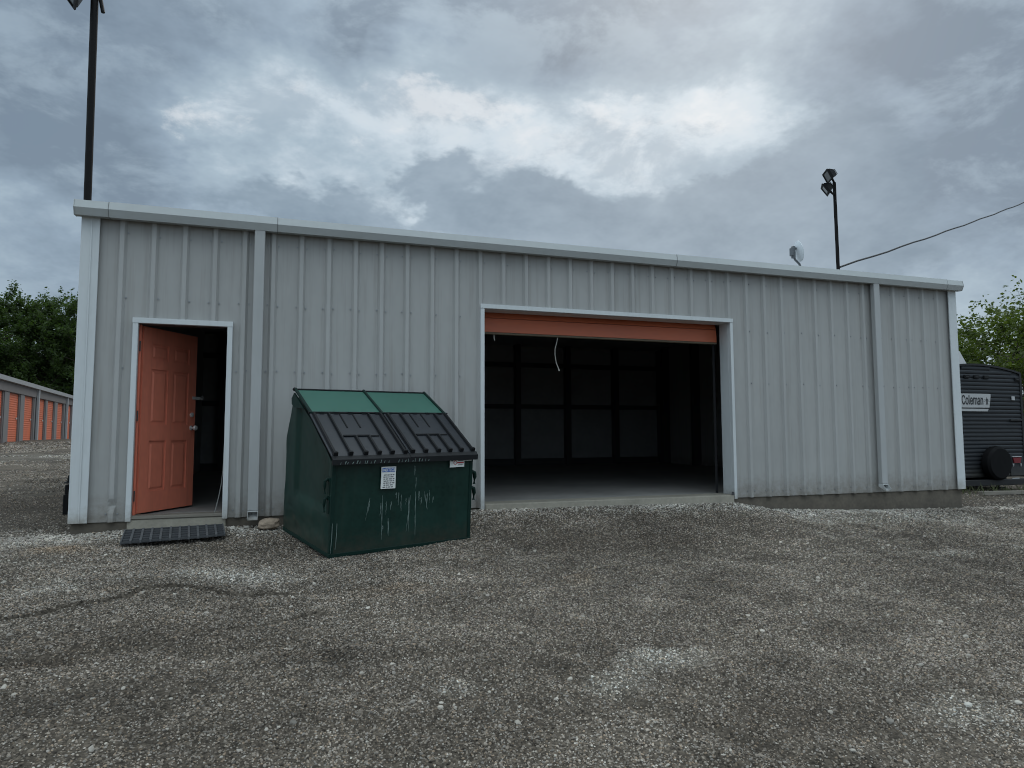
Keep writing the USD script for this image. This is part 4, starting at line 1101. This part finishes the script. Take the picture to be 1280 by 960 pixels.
part(S, 'wall', prism_s(wall, .0, .18), M['store_wall'])
part(S, 'wall', cat_([box(-10, 21, 6.9, 7.0, -.3, 2.6), box(-10, -9.82, .185, 6.895, -.3, 2.6), box(20.82, 21, .185, 6.895, -.3, 2.6)]), M['store_wall'])
part(S, 'roof', prism_x([(-.05, 2.64), (3.5, 2.95), (7.1, 2.64), (7.1, 2.60), (-.05, 2.60)], -10.1, 21.1), M['roof'])
part(S, 'gutter', prism_x([(-.08, 2.50), (-.20, 2.51), (-.22, 2.69), (-.08, 2.70)], -10.1, 21.1), M['store_gutter'])
part(S, 'fascia', box(-10, 21, -.06, -.001, 2.12, 2.49), M['store_wall'])
for s in doors:
    zz = np.linspace(-.02, 2.10, 44)
    yy = .05 + .012 * (np.arange(44) % 2)
    v = np.concatenate([np.stack([np.full(44, s + .002), yy, zz], 1), np.stack([np.full(44, s + WD - .002), yy, zz], 1)])
    k_ = np.arange(43)
    cd = part(S, 'roll_up_door', trimesh.Trimesh(v, np.concatenate([np.stack([k_, k_ + 44, k_ + 45], 1), np.stack([k_, k_ + 45, k_ + 1], 1)]), process=False), M['store_door'])
    part(cd, 'latch', cbox(s + WD - .28, s + WD - .12,   .022, .045, 1.0, 1.07, .004), M['chrome'])
mids = [(a + WD + b) / 2 for a, b in zip(doors[:-1], doors[1:])]
for q, (a, b) in enumerate(zip(doors[:-1], doors[1:])):
    part(S, 'pilaster', cbox(a + WD + .12, b - .12, -.03, -.001, -.3, 2.115, .006), M['store_post'])
for s in (-3.4, 4.72, 12.45):
    ds = part(S, 'downspout', cbox(s - .09, s + .09, -.155, -.055, -.05, 2.52, .008), M['store_gutter'])
    part(ds, 'outlet', cbox(s - .09, s + .09, -.29, -.156, -.06, .04, .01), M['store_gutter'])

# ------------------------------------------------------------------ trees
def tree(name, label, base, height, rx, low, nleaf, leaf, mat, seed, group=None, clusters=70, lean=(0, 0), up=.5):
    r = np.random.default_rng(seed)
    base = np.asarray(base, float)
    tr = thing(name, label, 'tree', base, group)
    H = height - low; c0 = base + [lean[0], lean[1], low + H * .5]
    top = c0 + [0, 0, H * .25]
    trunk_pts = [base + [0, 0, -.2], base + (top - base) * .3 + np.append(r.normal(0, .08, 2), 0), base + (top - base) * .65 + np.append(r.normal(0, .12, 2), 0), top]
    part(tr, 'trunk', tube(trunk_pts, [height * .022, height * .017, height * .011, height * .004], 9), M['bark'], 40)
    pts = []
    while len(pts) < clusters:
        d = r.normal(0, 1, 3); d /= np.linalg.norm(d)
        rad = r.uniform(.25, 1.0) ** .45
        wob = .72 + .55 * float(meshkit.noise(d[None] * 1.6 + seed, seed)[0])
        p = c0 + d * [rx, rx, H * .5] * rad * wob
        if p[2] > base[2] + low * .8:
            pts.append(p)
    limbs, lv, lf = [], [], []
    per = nleaf // clusters
    axis = np.array(trunk_pts)
    for k, p in enumerate(pts):
        q = np.interp(p[2] - height * .10, axis[:, 2], np.arange(4)); q = min(max(q, .8), 2.9)
        i0 = int(q); st = axis[i0] + (axis[min(i0 + 1, 3)] - axis[i0]) * (q - i0)
        mid = (st + p) / 2 + np.append(r.normal(0, .12 * rx / 3, 2), -.05 * rx)
        if k % 2 == 0:
            limbs.append(tube([st, mid, p], [height * .006, height * .0038, height * .0012], 5))
        out = p - c0; out /= np.linalg.norm(out) + 1e-9
        nt_ = 9
        for j in range(nt_):
            tip = p + (out * up + [0, 0, .25] + r.normal(0, .62, 3)) * rx * .20
            m_ = max(per // nt_, 1)
            tt = r.random(m_) ** .8
            centre = p + (tip - p) * tt[:, None] * 1.15 + r.normal(0, rx * .028, (m_, 3))
            if j < 2 and k % 2:
                limbs.append(tube([p - (tip - p) * .1, tip], [height * .0012, height * .0006], 4))
            a = r.normal(0, 1, (m_, 3)); a[:, 2] *= .6; a /= np.linalg.norm(a, axis=1, keepdims=True)
            b = np.cross(a, r.normal(0, 1, (m_, 3))); b /= np.linalg.norm(b, axis=1, keepdims=True) + 1e-9
            s = leaf * r.uniform(.6, 1.35, (m_, 1))
            n_ = np.cross(a, b)
            quad = np.stack([centre - a * s * .5, centre + b * s * .26 + n_ * s * .06, centre + a * s * .5, centre - b * s * .26 + n_ * s * .06], 1)
            o = sum(len(x) for x in lv)
            lv.append(quad.reshape(-1, 3))
            i4 = o + np.arange(m_)[:, None] * 4
            lf.append(np.concatenate([i4 + [0, 1, 2], i4 + [0, 2, 3]], 0))
    part(tr, 'limbs', cat_(limbs), M['bark'])
    part(tr, 'crown', trimesh.Trimesh(np.vstack(lv), np.vstack(lf), process=False), M[mat], kind='stuff')
    return tr


TREES = [((-26.5, 52.0), 12.6, 4.6, 'dense dark tree farthest left behind the storage row, cut by the frame'),
         ((-20.8, 52.5), 12.0, 4.0, 'tallest dense dark tree above the left end of the storage roof'),
         ((-17.2, 53.0), 11.5, 3.4, 'round-topped dark tree in the middle of the group behind the storage row'),
         ((-13.6, 52.0), 11.2, 3.6, 'dark tree beside the left corner of the metal building, behind the storage row')]
for k, (xy, h, rx, lab) in enumerate(TREES):
    b = np.array([*xy, gz(*xy)])
    tree('leafy_tree', lab, b, h - b[2] - .05, rx, 1.2, 42000, .21, 'leaf_dark', 40 + k, clusters=150)
for k, (xy, h, rx) in enumerate((((-24.0, 58.5), 10.0, 4.5), ((-18.8, 59.5), 9.5, 4.5), ((-14.0, 58.5), 9.3, 4.5))):
    b = np.array([*xy, gz(*xy)])
    tree('background_tree', ['dark tree deep behind the left trees, seen through their gaps', 'dark tree behind the dip between the two left treetops', 'dark tree behind the trees next to the building corner'][k], b, h, rx, .4, 16000, .27, 'leaf_dark', 60 + k, clusters=100)
rt = np.array([26.5, 8.6, gz(26.5, 8.6)])
tree('young_tree', 'light green tree with feathery branches above the camper trailer', rt, 4.75 - rt[2], 2.7, .5, 26000, .15, 'leaf_light', 78, clusters=110, up=1.3)
rb = np.array([23.2, 10.6, gz(23.2, 10.6)])
tree('young_tree', 'low green tree between the building corner and the camper trailer roof', rb, 3.35 - rb[2], 1.5, .3, 11000, .14, 'leaf_light', 81, clusters=45, up=1.0)
rc = np.array([29.5, 11.0, gz(29.5, 11.0)])
tree('young_tree', 'green tree at the right edge of the picture behind the camper trailer', rc, 5.4 - rc[2], 2.6, .5, 9000, .15, 'leaf_light', 83, clusters=70, up=1.0)
